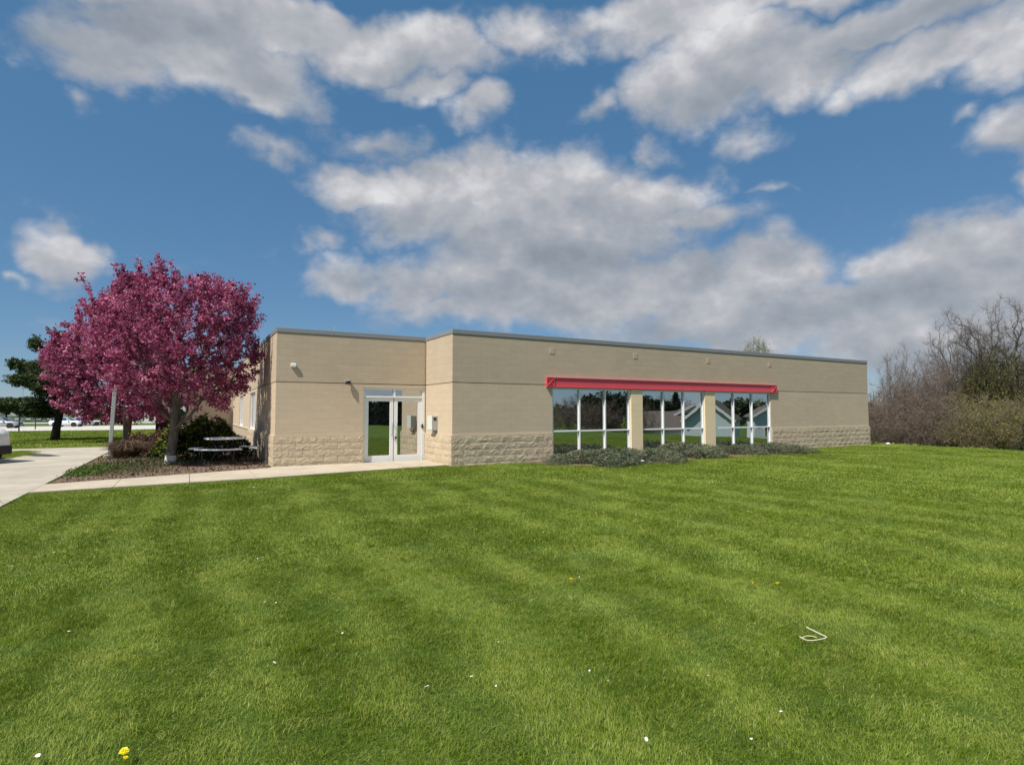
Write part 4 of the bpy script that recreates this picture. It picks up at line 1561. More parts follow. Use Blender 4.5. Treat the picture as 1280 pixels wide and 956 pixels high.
def grass_clump(seed, R, H, n, mat):
    rgm = np.random.default_rng(seed)
    a = rgm.uniform(0, 6.28, n)
    r0 = np.sqrt(rgm.random(n)) * R * .45
    ln = H * rgm.uniform(.7, 1.25, n)
    out = rgm.uniform(.25, 1.0, n)
    B = np.stack([np.cos(a) * r0, np.sin(a) * r0, 0 * a], 1)
    M = B + np.stack([np.cos(a) * out * R * .35, np.sin(a) * out * R * .35, ln * .75], 1)
    E_ = B + np.stack([np.cos(a) * out * R * .8, np.sin(a) * out * R * .8, ln * (1 - .45 * out)], 1)
    sd = np.stack([-np.sin(a), np.cos(a), 0 * a], 1) * 0.006
    V_ = np.stack([B - sd, B + sd, M + sd, M - sd, E_ + sd * .3, E_ - sd * .3], 1).reshape(-1, 3)
    k = np.arange(n)[:, None] * 6
    F_ = np.concatenate([k + np.array([[0, 1, 2, 3]]), k + np.array([[3, 2, 4, 5]])])
    return np_mesh('blades', V_, F_, mat, np.concatenate([rgm.random(n)] * 2))


GC = grass_clump(81, .75, .62, 2600, 'dry_blade')
p = on_ground(157, 574)
o = empty('dry_grass_clump', (p[0], p[1] + .3, 0.03), 'tan dry ornamental grass mound beside the grey post', 'plant')
link('blades', GC, o, scale=(1, 1, .95))
link('crown_base', MB().lathe([(.32, 0), (.30, .06), (.1, .12)], 12).mesh('crown_base', 'bark_brown'), o)
BBR = mound(85, .5, .55, 1800, .035, .5, 'barberry_leaf', .8, .6, .8)
BBS = stems_mesh(86, .45, .5, 14)
for i, (x, y, s_) in enumerate(((178, 569, 1.0), (192, 566, 1.15), (205, 560, 1.3), (172, 562, 1.1))):
    p = on_ground(x, y)
    o = empty('barberry_shrub', (p[0], p[1], 0.03), ('low red brown barberry next to the dry grass mound', 'low red brown barberry in the middle of the bed', 'taller red brown shrub at the foot of the dark trunk', 'red brown barberry behind the dry grass mound')[i], 'shrub', 'barberries in the mulch bed', i * 1.9)
    link('foliage', BBR, o, scale=s_)
    link('stem', BBS, o, scale=s_)

# ground cover in the bed (uncountable sprigs)
rg = np.random.default_rng(90)
def cover(name, centres, n, size, mat, label, hz=0.12):
    Cs = []
    for (x, y, rx, ry) in centres:
        p_ = on_ground(x, y)
        q = p_ + rg.normal(size=(n, 3)) * np.array([rx, ry, 0])
        q[:, 2] = 0.03 + rg.random(n) ** 1.5 * hz
        Cs.append(q)
    Cs = np.concatenate(Cs)
    Cs = Cs[inpoly(Cs[:, 0], Cs[:, 1], BED)]
    V_, F_ = leaves(Cs, size, .45, up=.5, rng=rg, bias=np.array([0, 0, .8]))
    o_ = link(name, np_mesh(name, V_, F_, mat, rg.random(len(Cs))))
    tag(o_, label, 'ground cover', kind='stuff')
cover('ground_cover', ((115, 592, .35, .5), (100, 595, .25, .35), (130, 588, .3, .5)), 900, .022, 'cover_bright', 'bright green grass growing in the corner of the mulch bed', .14)
cover('ground_cover', ((150, 585, .5, .8), (175, 580, .6, .8), (190, 574, .6, .9), (205, 580, .4, .6), (235, 580, .5, .5), (165, 590, .5, .6)), 900, .03, 'cover_leaf', 'thin olive ground cover over the mulch under the pink tree', .12)
# bark chips on both beds
for poly, n, lab in ((BED, 5200, 'loose bark chips on the mulch bed beside the driveway'), (JBED, 2500, 'loose bark chips around the junipers')):
    xs_, ys_ = [p[0] for p in poly], [p[1] for p in poly]
    q = np.stack([rg.uniform(min(xs_), max(xs_), n), rg.uniform(min(ys_), min(max(ys_), 25), n), rg.uniform(.03, .05, n)], 1)
    q = q[inpoly(q[:, 0], q[:, 1], poly)]
    V_, F_ = leaves(q, .035, .4, up=2.5, rng=rg)
    o_ = link('bark_chips', np_mesh('bark_chips', V_, F_, 'dry_blade', rg.random(len(q)) * .9))
    tag(o_, lab, 'bark chips', kind='stuff')

# dark trunk and small bare tree behind the crabapple
p = on_ground(203, 552)
o = empty('dark_tree', (p[0], p[1], 0), 'thick dark trunked evergreen behind the pink tree', 'tree')
MB().tube([(0, 0, -.2), (0.02, 0, .5), (0, 0.05, 1.6), (0.05, 0, 3.0), (0, 0, 5)], [.42, .36, .32, .25, .1], 10).build('trunk', 'bark_dark', o, smooth=True)
Cq = unit(rg.normal(size=(9000, 3))) * rg.random((9000, 1)) ** .4 * np.array([1.2, 1.2, 1.5]) + np.array([0, 0, 3.2])
V_, F_ = leaves(Cq, .07, .3, rng=rg)
link('crown', np_mesh('crown', V_, F_, 'pine_needle', rg.random(len(Cq))), o)
# ------------------------------------------------------------------ cars
simple('car_white', (0.74, 0.75, 0.76), 0.25, 0.0, 0.6, var=.02)
simple('car_silver', (0.42, 0.44, 0.47), 0.3, 0.5, 0.6, var=.02)
simple('tyre_rubber', (0.016, 0.016, 0.016), .85)
simple('rim_metal', (0.45, .46, .47), .35, .8)
simple('lamp_glass', (0.62, .65, .68), .12, .3, .8, var=.02)
simple('plate_white', (.7, .7, .68), .5)


def car(name, loc_, rz, label, paint, L=4.6, Wd=1.82, H=1.65, group=None):
    """nose points to local -y"""
    o = empty(name, loc_, label, 'car', group, rz)
    hw = Wd / 2
    hood = H * .60
    prof = [(-L / 2, .40, hood * .80, .80), (-L / 2 + .10, .30, hood * .93, .92), (-L / 2 + .35, .24, hood * .99, .98), (-L / 2 + .9, .24, hood * 1.03, 1.0), (-L * .18, .24, hood * 1.07, 1.0),
            (0, .24, hood * 1.08, 1.0), (L * .3, .24, hood * 1.09, 1.0), (L / 2 - .2, .26, hood * 1.08, .97), (L / 2, .42, hood * .95, .86)]
    P, Fs = [], []
    for (y, zb, zt, wk) in prof:
        w2 = hw * wk
        zz_ = [zb, zb + .10, (zb + zt) * .52, zt - .14, zt - .03, zt]
        ww = [w2 * .88, w2 * .97, w2, w2 * .97, w2 * .90, w2 * .70]
        ring = [(-x_, y, z_) for x_, z_ in zip(ww, zz_)] + [(x_, y, z_) for x_, z_ in zip(ww[::-1], zz_[::-1])]
        P += ring
    k = 12
    for i in range(len(prof) - 1):
        for j in range(k):
            j2 = (j + 1) % k
            Fs.append((i * k + j, i * k + j2, (i + 1) * k + j2, (i + 1) * k + j))
    Fs += [tuple(range(k))[::-1], tuple((len(prof) - 1) * k + j for j in range(k))]
    MB().poly(P, Fs).build('body', paint, o, smooth=True)
    # cabin glass and roof
    zb = hood * 1.05
    ya, yb_, yc, yd = -L * .20, -L * .03, L * .34, L * .46
    P = [(-hw * .86, ya, zb), (hw * .86, ya, zb), (hw * .86, yd, zb), (-hw * .86, yd, zb), (-hw * .70, yb_, H - .06), (hw * .70, yb_, H - .06), (hw * .70, yc, H - .06), (-hw * .70, yc, H - .06)]
    MB().poly(P, [(4, 5, 6, 7), (0, 1, 5, 4), (1, 2, 6, 5), (2, 3, 7, 6), (3, 0, 4, 7)]).build('window_glass', 'coated_glass', o)
    rf = MB()
    rf.poly([(-hw * .70, yb_ - .03, H - .058), (hw * .70, yb_ - .03, H - .058), (hw * .70, yc + .05, H - .058), (-hw * .70, yc + .05, H - .058), (-hw * .6, yb_ + .2, H), (hw * .6, yb_ + .2, H), (hw * .6, yc - .1, H), (-hw * .6, yc - .1, H)],
            [(3, 2, 1, 0), (4, 5, 6, 7), (0, 1, 5, 4), (1, 2, 6, 5), (2, 3, 7, 6), (3, 0, 4, 7)])
    for sx in (-1, 1):
        rf.bar((sx * hw * .86, ya, zb), (sx * hw * .70, yb_, H - .06), .07, .06)
        rf.bar((sx * hw * .79, L * .16, zb), (sx * hw * .702, L * .16, H - .06), .08, .05)
        rf.bar((sx * hw * .865, yd, zb), (sx * hw * .70, yc, H - .06), .09, .09)
    rf.build('roof', paint, o)
    for sx in (-1, 1):
        for yy in (-L * .31, L * .29):
            wh = empty('wheel', (sx * (hw - .10), yy, .34))
            wh.parent = o
            ty = MB()
            ty.lathe([(.20, -.11), (.32, -.11), (.345, -.08), (.345, .08), (.32, .11), (.20, .11)], 24)
            t1 = ty.build('tyre', 'tyre_rubber', wh)
            t1.rotation_euler = (0, math.pi / 2, 0)
            rm = MB().lathe([(.03, -.06), (.215, -.09), (.215, .09), (.17, .075), (.05, .095), (.01, .1)], 20).build('rim', 'rim_metal', wh)
            rm.rotation_euler = (0, math.pi / 2 * sx, 0)
            wa_ = MB().lathe([(.40, -.13), (.40, .125)], 24).build('wheel_arch', 'black_plastic', wh)
            wa_.rotation_euler = (0, math.pi / 2, 0)
            wa_.scale = (.98, .98, .93)
        MB().poly([(sx * hw * .50, -L / 2 - .012, hood * .70), (sx * hw * .84, -L / 2 + .05, hood * .72), (sx * hw * .95, -L / 2 + .32, hood * .78), (sx * hw * .93, -L / 2 + .30, hood * .92), (sx * hw * .84, -L / 2 + .05, hood * .88), (sx * hw * .50, -L / 2 - .0, hood * .84),
                   (sx * hw * .5, -L / 2 + .3, hood * .72), (sx * hw * .5, -L / 2 + .3, hood * .88)],
                  [(0, 1, 4, 5), (1, 2, 3, 4), (0, 6, 2, 1), (5, 4, 3, 7)]).build('headlight', 'lamp_glass', o)
        MB().box(sx * hw * .98, sx * (hw + .17), -L * .15, -L * .10, hood * 1.06, hood * 1.06 + .15).build('mirror', paint, o, bevel=.03)
    MB().box(-hw * .50, hw * .50, -L / 2 - .02, -L / 2 + .1, hood * .52, hood * .86).build('grille', 'black_plastic', o, bevel=.02)
    MB().box(-hw * .90, hw * .90, -L / 2 - .05, -L / 2 + .35, .26, hood * .50).build('bumper', 'black_plastic', o, bevel=.05)
    MB().box(-.16, .16, -L / 2 - .06, -L / 2 - .052, hood * .40, hood * .40 + .12).build('number_plate', 'plate_white', o)
    return o


p = on_ground(15, 578)
rz = math.radians(48.6)
hd = np.array([math.sin(rz), -math.cos(rz)])
cxy = p[:2] - 0.90 * np.array([math.cos(rz), math.sin(rz)]) - hd * 2.25
car('parked_car', (cxy[0], cxy[1], .02), rz, 'white car with black bumper cut by the left picture edge on the driveway', 'car_white', 4.6, 1.86, 1.78)


def far_pos(x, y):
    """foot on the far sloping ground"""
    d = ray(x, y)
    tt = np.linspace(20, 700, 6000)
    P_ = CAM + d * tt[:, None]
    i = int(np.argmin(np.abs(P_[:, 2] - terrain(P_[:, 0], P_[:, 1]))))
    return P_[i]


for x, y, r, lab, pn in ((84, 533.6, 1.2, 'white car parked in the far lot beside the pine trunk', 'car_white'), (107, 532.6, 1.9, 'white car farther right in the far lot', 'car_white'), (1, 535.5, 1.35, 'silver car in the far lot at the left picture edge', 'car_silver')):
    q = far_pos(x, y)
    car('distant_car', (q[0], q[1], float(terrain(q[0], q[1])) + .06), r, lab, pn, 4.5, 1.8, 1.5, 'cars in the far lot')

# ------------------------------------------------------------------ far left background
simple('far_wall', (0.62, 0.58, 0.50), .9)
simple('far_roof', (0.30, .28, .26), .9)
simple('far_dark', (0.05, .05, .055), .5)
simple('house_siding', (0.60, 0.67, 0.69), .8, var=.05)
simple('house_white', (0.74, 0.74, .72), .7, var=.04)
simple('house_roof', (0.13, 0.105, 0.09), .95, var=.2, scale=3)


def house(name, pos_, rz, Lx, Ly, hw_, hr, label, wall='house_siding', roof='house_roof', wins=(), door=None, z=None):
    """gable faces local -y; ridge along y"""
    z = float(terrain(pos_[0], pos_[1])) if z is None else z
    o = empty(name, (pos_[0], pos_[1], z), label, 'house', None, rz)
    a, c = Lx / 2, Ly / 2
    MB().poly([(-a, -c, -.4), (a, -c, -.4), (a, c, -.4), (-a, c, -.4), (-a, -c, hw_), (a, -c, hw_), (a, c, hw_), (-a, c, hw_), (0, -c, hw_ + hr), (0, c, hw_ + hr)],
              [(0, 1, 5, 8, 4), (1, 2, 6, 5), (2, 3, 7, 9, 6), (3, 0, 4, 7)]).build('wall', wall, o)
    ov = .45
    th = .16
    sl_ = hr / a
    rfb = MB()
    for sx in (-1, 1):
        P = [(0, -c - ov, hw_ + hr), (0, c + ov, hw_ + hr), (sx * (a + ov), c + ov, hw_ - ov * sl_), (sx * (a + ov), -c - ov, hw_ - ov * sl_)]
        P2 = [(x_, y_, z_ + th) for x_, y_, z_ in P]
        fl = [(0, 1, 2, 3), (7, 6, 5, 4), (0, 3, 7, 4), (1, 5, 6, 2), (3, 2, 6, 7)]
        rfb.poly(P + P2, fl if sx < 0 else [f[::-1] for f in fl])
    rfo = rfb.build('roof', roof, o)
    tr_ = MB()
    for sx in (-1, 1):
        tr_.bar((0, -c - ov - .03, hw_ + hr - .02), (sx * (a + ov), -c - ov - .03, hw_ - ov * sl_ - .02), .08, .34)
    tr_.build('fascia', 'house_white', rfo)
    for (u, zc_, w_, h_) in wins:
        wo_ = MB().box(u - w_ / 2 - .09, u + w_ / 2 + .09, -c - .05, -c + .05, zc_ - h_ / 2 - .09, zc_ + h_ / 2 + .09).build('window', 'house_white', o)
        MB().box(u - w_ / 2, u + w_ / 2, -c - .065, -c - .052, zc_ - h_ / 2, zc_ + h_ / 2).build('pane', 'coated_glass', wo_)
    if door:
        MB().box(door - .5, door + .5, -c - .06, -c + .02, 0, 2.1).build('door', 'house_white', o)
    return o


q = far_pos(12, 528)
hb = house('low_building', (q[0] - 2, q[1] + 4), math.radians(8), 9, 16, 3.0, 2.6, 'low pale building with a white trimmed gable far at the left edge', 'far_wall', 'far_roof', ((-2.5, 1.6, 1.6, 1.2), (2, 1.6, 1.6, 1.2)), 0.0)
q = far_pos(38, 528)
o = empty('low_building', (q[0], q[1] + 6, float(terrain(q[0], q[1]))), 'long low flat roofed tan building in the far left distance', 'building', None, math.radians(12))
MB().box(-9, 13, 0, 12, -1, 3.1).build('wall', 'far_wall', o)
MB().box(-9.4, 13.4, -.4, 12.4, 3.1, 3.5).build('roof', 'house_white', o)
for u in (-6, -2, 2, 6, 10):
    wd_ = MB().box(u - 1.1, u + 1.1, -.06, .02, .6, 2.2).build('window', 'far_dark', o)
    MB().box(u - .95, u + .95, -.08, -.065, .75, 2.05).build('pane', 'coated_glass', wd_)
q = far_pos(178, 529)
o = house('white_house', (q[0], q[1] + 3), math.radians(-10), 10, 9, 2.6, 2.4, 'white house glimpsed under the pink blossom in the distance', 'house_white', 'far_roof', ((-3, 1.5, 1.2, 1.2), (0, 1.5, 1.2, 1.2), (3, 1.5, 1.2, 1.2)))
for x, y, hpx, lab in ((23.5, 540, 30, 'slim dark lamp post on the near edge of the far car park'), (44, 537, 16, 'short lamp post farther back in the car park'), (27, 531, 45, 'tall pale pole beside the far buildings')):
    q = far_pos(x, y)
    Dq = float((q - CAM) @ FW)
    h_ = hpx * Dq / F_PX
    o = empty('lamp_post', (q[0], q[1], float(terrain(q[0], q[1]))), lab, 'lamp post', 'posts in the far car park')
    mt = 'galvanised' if hpx > 40 else 'dark_steel'
    MB().tube([(0, 0, -.2), (0, 0, h_)], [.06, .04], 6).build('pole', mt, o)
    MB().box(-.35, .25, -.14, .14, h_ - .02, h_ + .12).build('lamp_head', mt, o)
rg = np.random.default_rng(123)


def broadleaf(seed, H, R, n, mat, size):
    rgm = np.random.default_rng(seed)
    Cs = []
    for k in range(14):
        c = np.array([rgm.normal() * R * .45, rgm.normal() * R * .45, H * rgm.uniform(.42, .82)])
        r_ = R * rgm.uniform(.35, .55)
        d = unit(rgm.normal(size=(n // 14, 3)))
        Cs.append(c + d * rgm.random((n // 14, 1)) ** .4 * r_ * np.array([1, 1, .8]))
    Cs = np.concatenate(Cs)
    V_, F_ = leaves(Cs, size, .6, rng=rgm)
    cm = np_mesh('crown', V_, F_, mat, rgm.random(len(Cs)))
    b_ = MB().tube([(0, 0, -.4), (0, 0, H * .3), (.1, 0, H * .6)], [H * .03, H * .024, H * .012], 8)
    for k in range(5):
        a = k * 1.26
        b_.tube([(0, 0, H * .28), (math.cos(a) * R * .3, math.sin(a) * R * .3, H * .5), (math.cos(a) * R * .55, math.sin(a) * R * .55, H * .68)], [H * .014, H * .01, H * .004], 5)
    return b_.mesh('trunk', 'bark_dark'), None, cm


BL = [broadleaf(140 + k, 10, 4.0, 4200, 'far_leaf', .30) for k in range(3)]
FT = [(100, 528, 13, 'dark round tree at the far road right of the pine trunk'), (116, 527.5, 15, 'second dark tree right of the pine along the far road'), (131, 527.5, 14, 'third dark tree right of the pine along the far road'),
      (8, 527.5, 26, 'dark tree behind the gabled building at the left edge'), (4, 530, 36, 'loose green tree at the far left edge of the picture'), (60, 527, 18, 'dark tree behind the pine crown'), (150, 527.5, 12, 'far dark tree behind the black post'), (195, 527.5, 15, 'far dark tree behind the thick trunk')]
for i, (x, y, hpx, lab) in enumerate(FT):
    q = far_pos(x, y)
    Dq = float((q - CAM) @ FW)
    plant('distant_tree', BL[i % 3], 0, 0, 0, 10, 0, lab, 'tree', 'trees along the far road', i * 1.1, .9, pos=(q[0], q[1] + 3), Hset=hpx * Dq / F_PX)
# continuous far wood closing the horizon
n = 16000
az = rg.uniform(0, 2 * math.pi, n)
rr = rg.uniform(560, 700, n)
hh = 8 + 5 * np.sin(az * 23) * np.sin(az * 57 + 1) + 3 * np.sin(az * 131)
Pw = np.stack([np.cos(az) * rr, np.sin(az) * rr, 0 * az], 1)
Pw[:, 2] = terrain(Pw[:, 0], Pw[:, 1]) + rg.random(n) * hh
V_, F_ = leaves(Pw, 2.6, .8, rng=rg)
o = link('treeline', np_mesh('treeline', V_, F_, 'far_leaf', rg.random(n)))
tag(o, 'hazy dark treeline along the horizon', 'treeline', kind='stuff')

# ------------------------------------------------------------------ across the street (mirrored in the windows)
def mirrored(x, D, Y=BY):
    """where a thing seen in the window glass at pixel column x really stands"""
    p_ = CAM + ray(x, 514) * D
    return p_[0], 2 * Y - p_[1]


house('gabled_house', mirrored(866, 90), math.radians(222), 5.2, 10, 4.6, 1.3, 'pale blue gabled house mirrored in the middle window', wins=((-1.2, 1.6, .9, 1.3), (1.2, 1.6, .9, 1.3)))
house('house_porch', mirrored(881, 83), math.radians(222), 3.8, 3, 2.3, 1.2, 'small white gabled porch mirrored low in the middle window', 'house_white', wins=((-.9, 1.4, .8, 1.2), (.9, 1.4, .8, 1.2)))
house('gabled_house', mirrored(824, 87), math.radians(135), 8, 8, 2.3, 2.5, 'brown roofed white house mirrored left in the middle window', 'house_white', wins=((-2.5, 1.5, 1.0, 1.2), (0, 1.5, 1.0, 1.2), (2.5, 1.5, 1, 1.2)))
house('gabled_house', mirrored(893, 82), math.radians(236), 6, 11, 3.9, 2.6, 'dark roofed gabled house mirrored left in the right window')
house('gabled_house', mirrored(957, 95), math.radians(225), 4.6, 10, 4.2, 1.4, 'pale blue gabled house mirrored right in the right window', wins=((0, 1.8, 1.4, 1.3),))
ordn = 'first second third fourth fifth sixth seventh eighth ninth tenth eleventh twelfth thirteenth fourteenth fifteenth sixteenth seventeenth eighteenth nineteenth twentieth'.split()
KD = {'bare': ('bare_tree', BD, 10), 'grey': ('bare_tree', BA, 10), 'brush': ('thicket_shrub', SH2, 4), 'shrub': ('thicket_shrub', SH, 4), 'leafy': ('leafy_tree', BL[1], 10), 'spruce': ('spruce_tree', CON, 6)}
MIR = [(676, 62, 'brush', 508), (688, 66, 'bare', 500), (698, 60, 'shrub', 512), (708, 68, 'bare', 494), (716, 62, 'brush', 505), (726, 70, 'grey', 490), (733, 63, 'brush', 500), (742, 66, 'bare', 488), (750, 62, 'brush', 498),
       (758, 70, 'leafy', 492), (767, 66, 'leafy', 486), (777, 72, 'bare', 496), (786, 64, 'brush', 504), (797, 74, 'bare', 500), (812, 112, 'leafy', 492), (828, 118, 'bare', 490), (846, 115, 'spruce', 487), (866, 120, 'bare', 496), (917, 104, 'leafy', 495), (940, 112, 'bare', 496)]
for i, (x, D, k, yt) in enumerate(MIR):
    nm, kd, H0 = KD[k]
    pos_ = mirrored(x, D)
    hh_ = EYE + (514 - yt) * D / F_PX - float(terrain(*pos_))
    plant(nm, kd, 0, 0, 0, H0, 0, '%s across the street mirrored in the windows, %s from the left' % ({'brush': 'brown brush', 'shrub': 'brown brush', 'leafy': 'dark leafy tree', 'spruce': 'dark spruce', 'bare': 'bare tree', 'grey': 'bare tree'}[k], ordn[i]),
          'shrub' if k in ('brush', 'shrub') else 'tree', 'trees across the street', i * 2.1, 1.5 if k in ('brush', 'shrub') else 1.25, pos=pos_, Hset=hh_)
for i in range(12):
    x = 436 + i * 6.5
    pos_ = mirrored(x, 66 + 4 * (i % 3), AY)
    plant('spruce_tree', CON, 0, 0, 0, 6, 0, 'dark spruce behind the front lawn mirrored in the door, %s along the row' % ordn[i], 'tree', 'trees behind the front lawn', i * 2.3, 2.1, pos=pos_, Hset=2.9 + (i * 37 % 5) * .16)
# yellow diamond road sign by the street
simple('sign_yellow', (0.75, 0.72, 0.03), .5, var=.03)
sx_, sy_ = 40.0, -15.5
sz = float(terrain(sx_, sy_))
o = empty('road_sign', (sx_, sy_, sz), 'yellow diamond road sign mirrored in the left window', 'road sign', None, math.radians(172))
MB().box(-.035, .035, -.02, .02, -.3, 2.5).build('post', 'galvanised', o)
hgt_ = 0.12 - sz
s45 = .44
MB().poly([(-s45, -.03, hgt_), (0, -.03, hgt_ - s45), (s45, -.03, hgt_), (0, -.03, hgt_ + s45), (-s45, -.022, hgt_), (0, -.022, hgt_ - s45), (s45, -.022, hgt_), (0, -.022, hgt_ + s45)],
          [(0, 1, 2, 3), (7, 6, 5, 4), (0, 4, 5, 1), (1, 5, 6, 2), (2, 6, 7, 3), (3, 7, 4, 0)]).build('sign_panel', 'sign_yellow', o)
MB().poly([(-.07, -.034, hgt_ - .16), (.07, -.034, hgt_ - .16), (.07, -.034, hgt_ + .05), (.13, -.034, hgt_ + .05), (0, -.034, hgt_ + .2), (-.13, -.034, hgt_ + .05), (-.07, -.034, hgt_ + .05),
           (-.07, -.031, hgt_ - .16), (.07, -.031, hgt_ - .16), (.07, -.031, hgt_ + .05), (.13, -.031, hgt_ + .05), (0, -.031, hgt_ + .2), (-.13, -.031, hgt_ + .05), (-.07, -.031, hgt_ + .05)],
          [tuple(range(7)), tuple(range(7, 14))[::-1]]).build('symbol', 'black_plastic', o)

# ------------------------------------------------------------------ lawn grass: tufts set out on points (one object)
rg = np.random.default_rng(200)
V_all, F_all, R_all, ID_all = [], [], [], []
nv = 0


def tuft(tid, half, n, h, wd, lean, dry=0.0):
    """blades on a square tile, leaning to +x"""
    global nv
    bx = np.clip(rg.normal(size=(n, 2)) * half * .62, -half * 1.6, half * 1.6)
    a = rg.uniform(0, 2 * math.pi, n)
    ln = h * np.clip(1 + .35 * rg.normal(size=n), .35, 2.0)
    lx = lean + .45 * rg.normal(size=n)
    ly = .45 * rg.normal(size=n)
    B = np.concatenate([bx, np.full((n, 1), -.005)], 1)
    M = B + np.stack([lx * ln * .35, ly * ln * .35, ln * .62], 1)
    E_ = B + np.stack([lx * ln * .95, ly * ln * .95, ln * (1 - .16 * (lx ** 2 + ly ** 2)).clip(.45, 1)], 1)
    sd = np.stack([np.cos(a), np.sin(a), 0 * a], 1) * (wd * rg.uniform(.6, 1.2, n))[:, None] / 2
    V_ = np.stack([B - sd, B + sd, M + sd * .85, M - sd * .85, E_ + sd * .12, E_ - sd * .12], 1).reshape(-1, 3)
    k = np.arange(n)[:, None] * 6 + nv
    F_ = np.concatenate([k + np.array([[0, 1, 2, 3]]), k + np.array([[3, 2, 4, 5]])])
    r = rg.random(n) * .9
    straw = rg.random(n) < max(.055, dry)
    r[straw] = rg.uniform(.94, 1, straw.sum())
    V_all.append(V_)
    F_all.append(F_)
    R_all.append(np.concatenate([r, r]))
    ID_all.append(np.full(len(V_), tid))
    nv += len(V_)


NEAR, MID, FAR, VFAR = range(0, 6), range(6, 10), range(10, 13), range(13, 15)
for i in NEAR:
    tuft(i, .17, 820, .025, .0031, .45)
for i in MID:
    tuft(i, .30, 950, .028, .0056, .45)
for i in FAR:
    tuft(i, .55, 1000, .033, .012, .45)
for i in VFAR:
    tuft(i, 1.3, 900, .06, .05, .3)
for i in (15, 16, 17):
    tuft(i, .045, 110, .055, .0038, .15)
for i in (18, 19):
    tuft(i, .075, 70, .026, .0036, .9, .8)


def stripe_light(X):
    """mowing passes run along y; True where the blades were laid away"""
    lit = np.zeros(X.shape, bool)
    for a, c in ((-3.5, -3.1), (-2.2, -1.75), (-1.35, -1.1), (-.75, -.3), (.2, .55), (1.0, 1.2), (1.65, 2.2), (2.75, 3.05), (3.5, 3.65), (4.1, 4.6), (5.1, 5.5)):
        lit |= (X > a) & (X < c)
    lit |= (X > 5.65) & (((X - 6.1) % 1.05) < .42)
    lit |= (X < -3.6) & (((X + 3.6) % 1.1) < .45)
    return lit


pts, rots, scl, ids, tones = [], [], [], [], []


def lay(dmin, dmax, step, idset, over):
    R_ = dmax
    gx = np.arange(-60, 75, step)
    gy = np.arange(-6, 110, step)
    gx = gx[(gx > -R_ - 1) & (gx < R_ + 1)]
    gy = gy[gy < R_ + 1]
    X, Y = np.meshgrid(gx, gy)
    X, Y = X.ravel(), Y.ravel()
    X = X + rg.uniform(-.5, .5, X.shape) * step
    Y = Y + rg.uniform(-.5, .5, Y.shape) * step
    dist = np.hypot(X, Y)
    cf = X * f0[0] + Y * f0[1]
    cr = X * RT[0] + Y * RT[1]
    ok = (dist >= dmin) & (dist < dmax) & (cf > -1.0) & (np.abs(cr) < cf * 1.0 + 2.2 + 0.06 * dist)
    # keep off everything that is not lawn
    mrg = over
    ok &= ~((X < DRIVE_X + mrg) & (Y < 31.8 + .0 * X))
    ok &= ~((X < DRIVE_X + .4) & (Y < 32.2) & (Y > 27))
    wo_ = np.interp(X, [q[0] for q in WALK_OUT], [q[1] for q in WALK_OUT])
    ok &= ~((X < 6.95) & (Y > wo_ - mrg) & (X > DRIVE_X - 1) & (Y < 36.5))
    ok &= ~((X >= 6.95) & (Y > BY - .08 - mrg * .6) & (X < BX1 + .1) & (Y < 37))
    ok &= ~((X > -.3) & (X < 7) & (Y > 36) & (Y < 48.3))
    ok &= ~inpoly(X, Y, [(p[0] + (0 if 9.3 < p[0] < 22.5 else (.1 if p[0] < 10 else -.1)), p[1] + (.08 if p[1] < 15 else 1)) for p in JBED])
    ok &= ~((Y > 65 + .035 * (X + 200)) & (Y < 128))
    ok &= ~((X > 33.5) & (Y > -60))
    X, Y = X[ok], Y[ok]
    n = len(X)
    lit = stripe_light(X + .10 * np.sin(Y * .9) + .06 * np.sin(Y * 2.3 + X))
    ang = np.where(lit, math.pi / 2, -math.pi / 2) + rg.normal(size=n) * .55
    hs = 1 + .12 * np.sin(X * 9.1 + 2 * np.sin(Y * 3.7)) * np.sin(Y * 8.3 + X) + .22 * np.sin(X * 2.3 + 1.7 * np.sin(Y * 1.1)) * np.sin(Y * 1.9 + np.sin(X * 1.3)) + rg.normal(size=n) * .10
    hs = hs * np.where(lit, .92, 1.06)
    tones.append(np.clip(.36 * lit + .33 + .24 * rg.normal(size=n), 0, 1))  # sheen of the laid-away stripes is painted into the tone
    pts.append(np.stack([X, Y, terrain(X, Y)], 1))
    rots.append(ang)
    scl.append(hs.clip(.55, 1.6))
    ids.append(rg.choice(np.array(list(idset)), n))


lay(0.8, 6.5, .20, NEAR, .10)
lay(6.5, 13.5, .30, MID, .16)
lay(13.5, 34.0, .55, FAR, .30)
lay(34.0, 100.0, 1.7, VFAR, 1.0)
# narrow finer band along edges so that the coarse tiles need not overlap the paving
PT = np.concatenate(pts)
RTT = np.concatenate(rots)
SS = np.concatenate(scl)
II = np.concatenate(ids)
TT = np.concatenate(tones)
# coarser tufts dotted through the near turf
nc = 2600
cc_ = np.stack([rg.uniform(-7, 16, nc), rg.uniform(1, 14.2, nc)], 1)
cl2 = np.sin(cc_[:, 0] * 1.7 + 2 * np.sin(cc_[:, 1] * .8)) * np.sin(cc_[:, 1] * 2.1 + cc_[:, 0] * .6) + rg.normal(size=nc) * .35
cc_ = cc_[(cl2 > .35) & (cc_[:, 0] > -2.4) & (np.hypot(cc_[:, 0], cc_[:, 1]) > 1.6) & ~inpoly(cc_[:, 0], cc_[:, 1], [(p[0], p[1] - .1) for p in JBED])]
PT = np.concatenate([PT, np.concatenate([cc_, np.zeros((len(cc_), 1))], 1)])
RTT = np.concatenate([RTT, rg.uniform(0, 6.28, len(cc_))])
SS = np.concatenate([SS, rg.uniform(.6, 1.25, len(cc_))])
pick = rg.choice(np.array([15, 16, 17]), len(cc_))
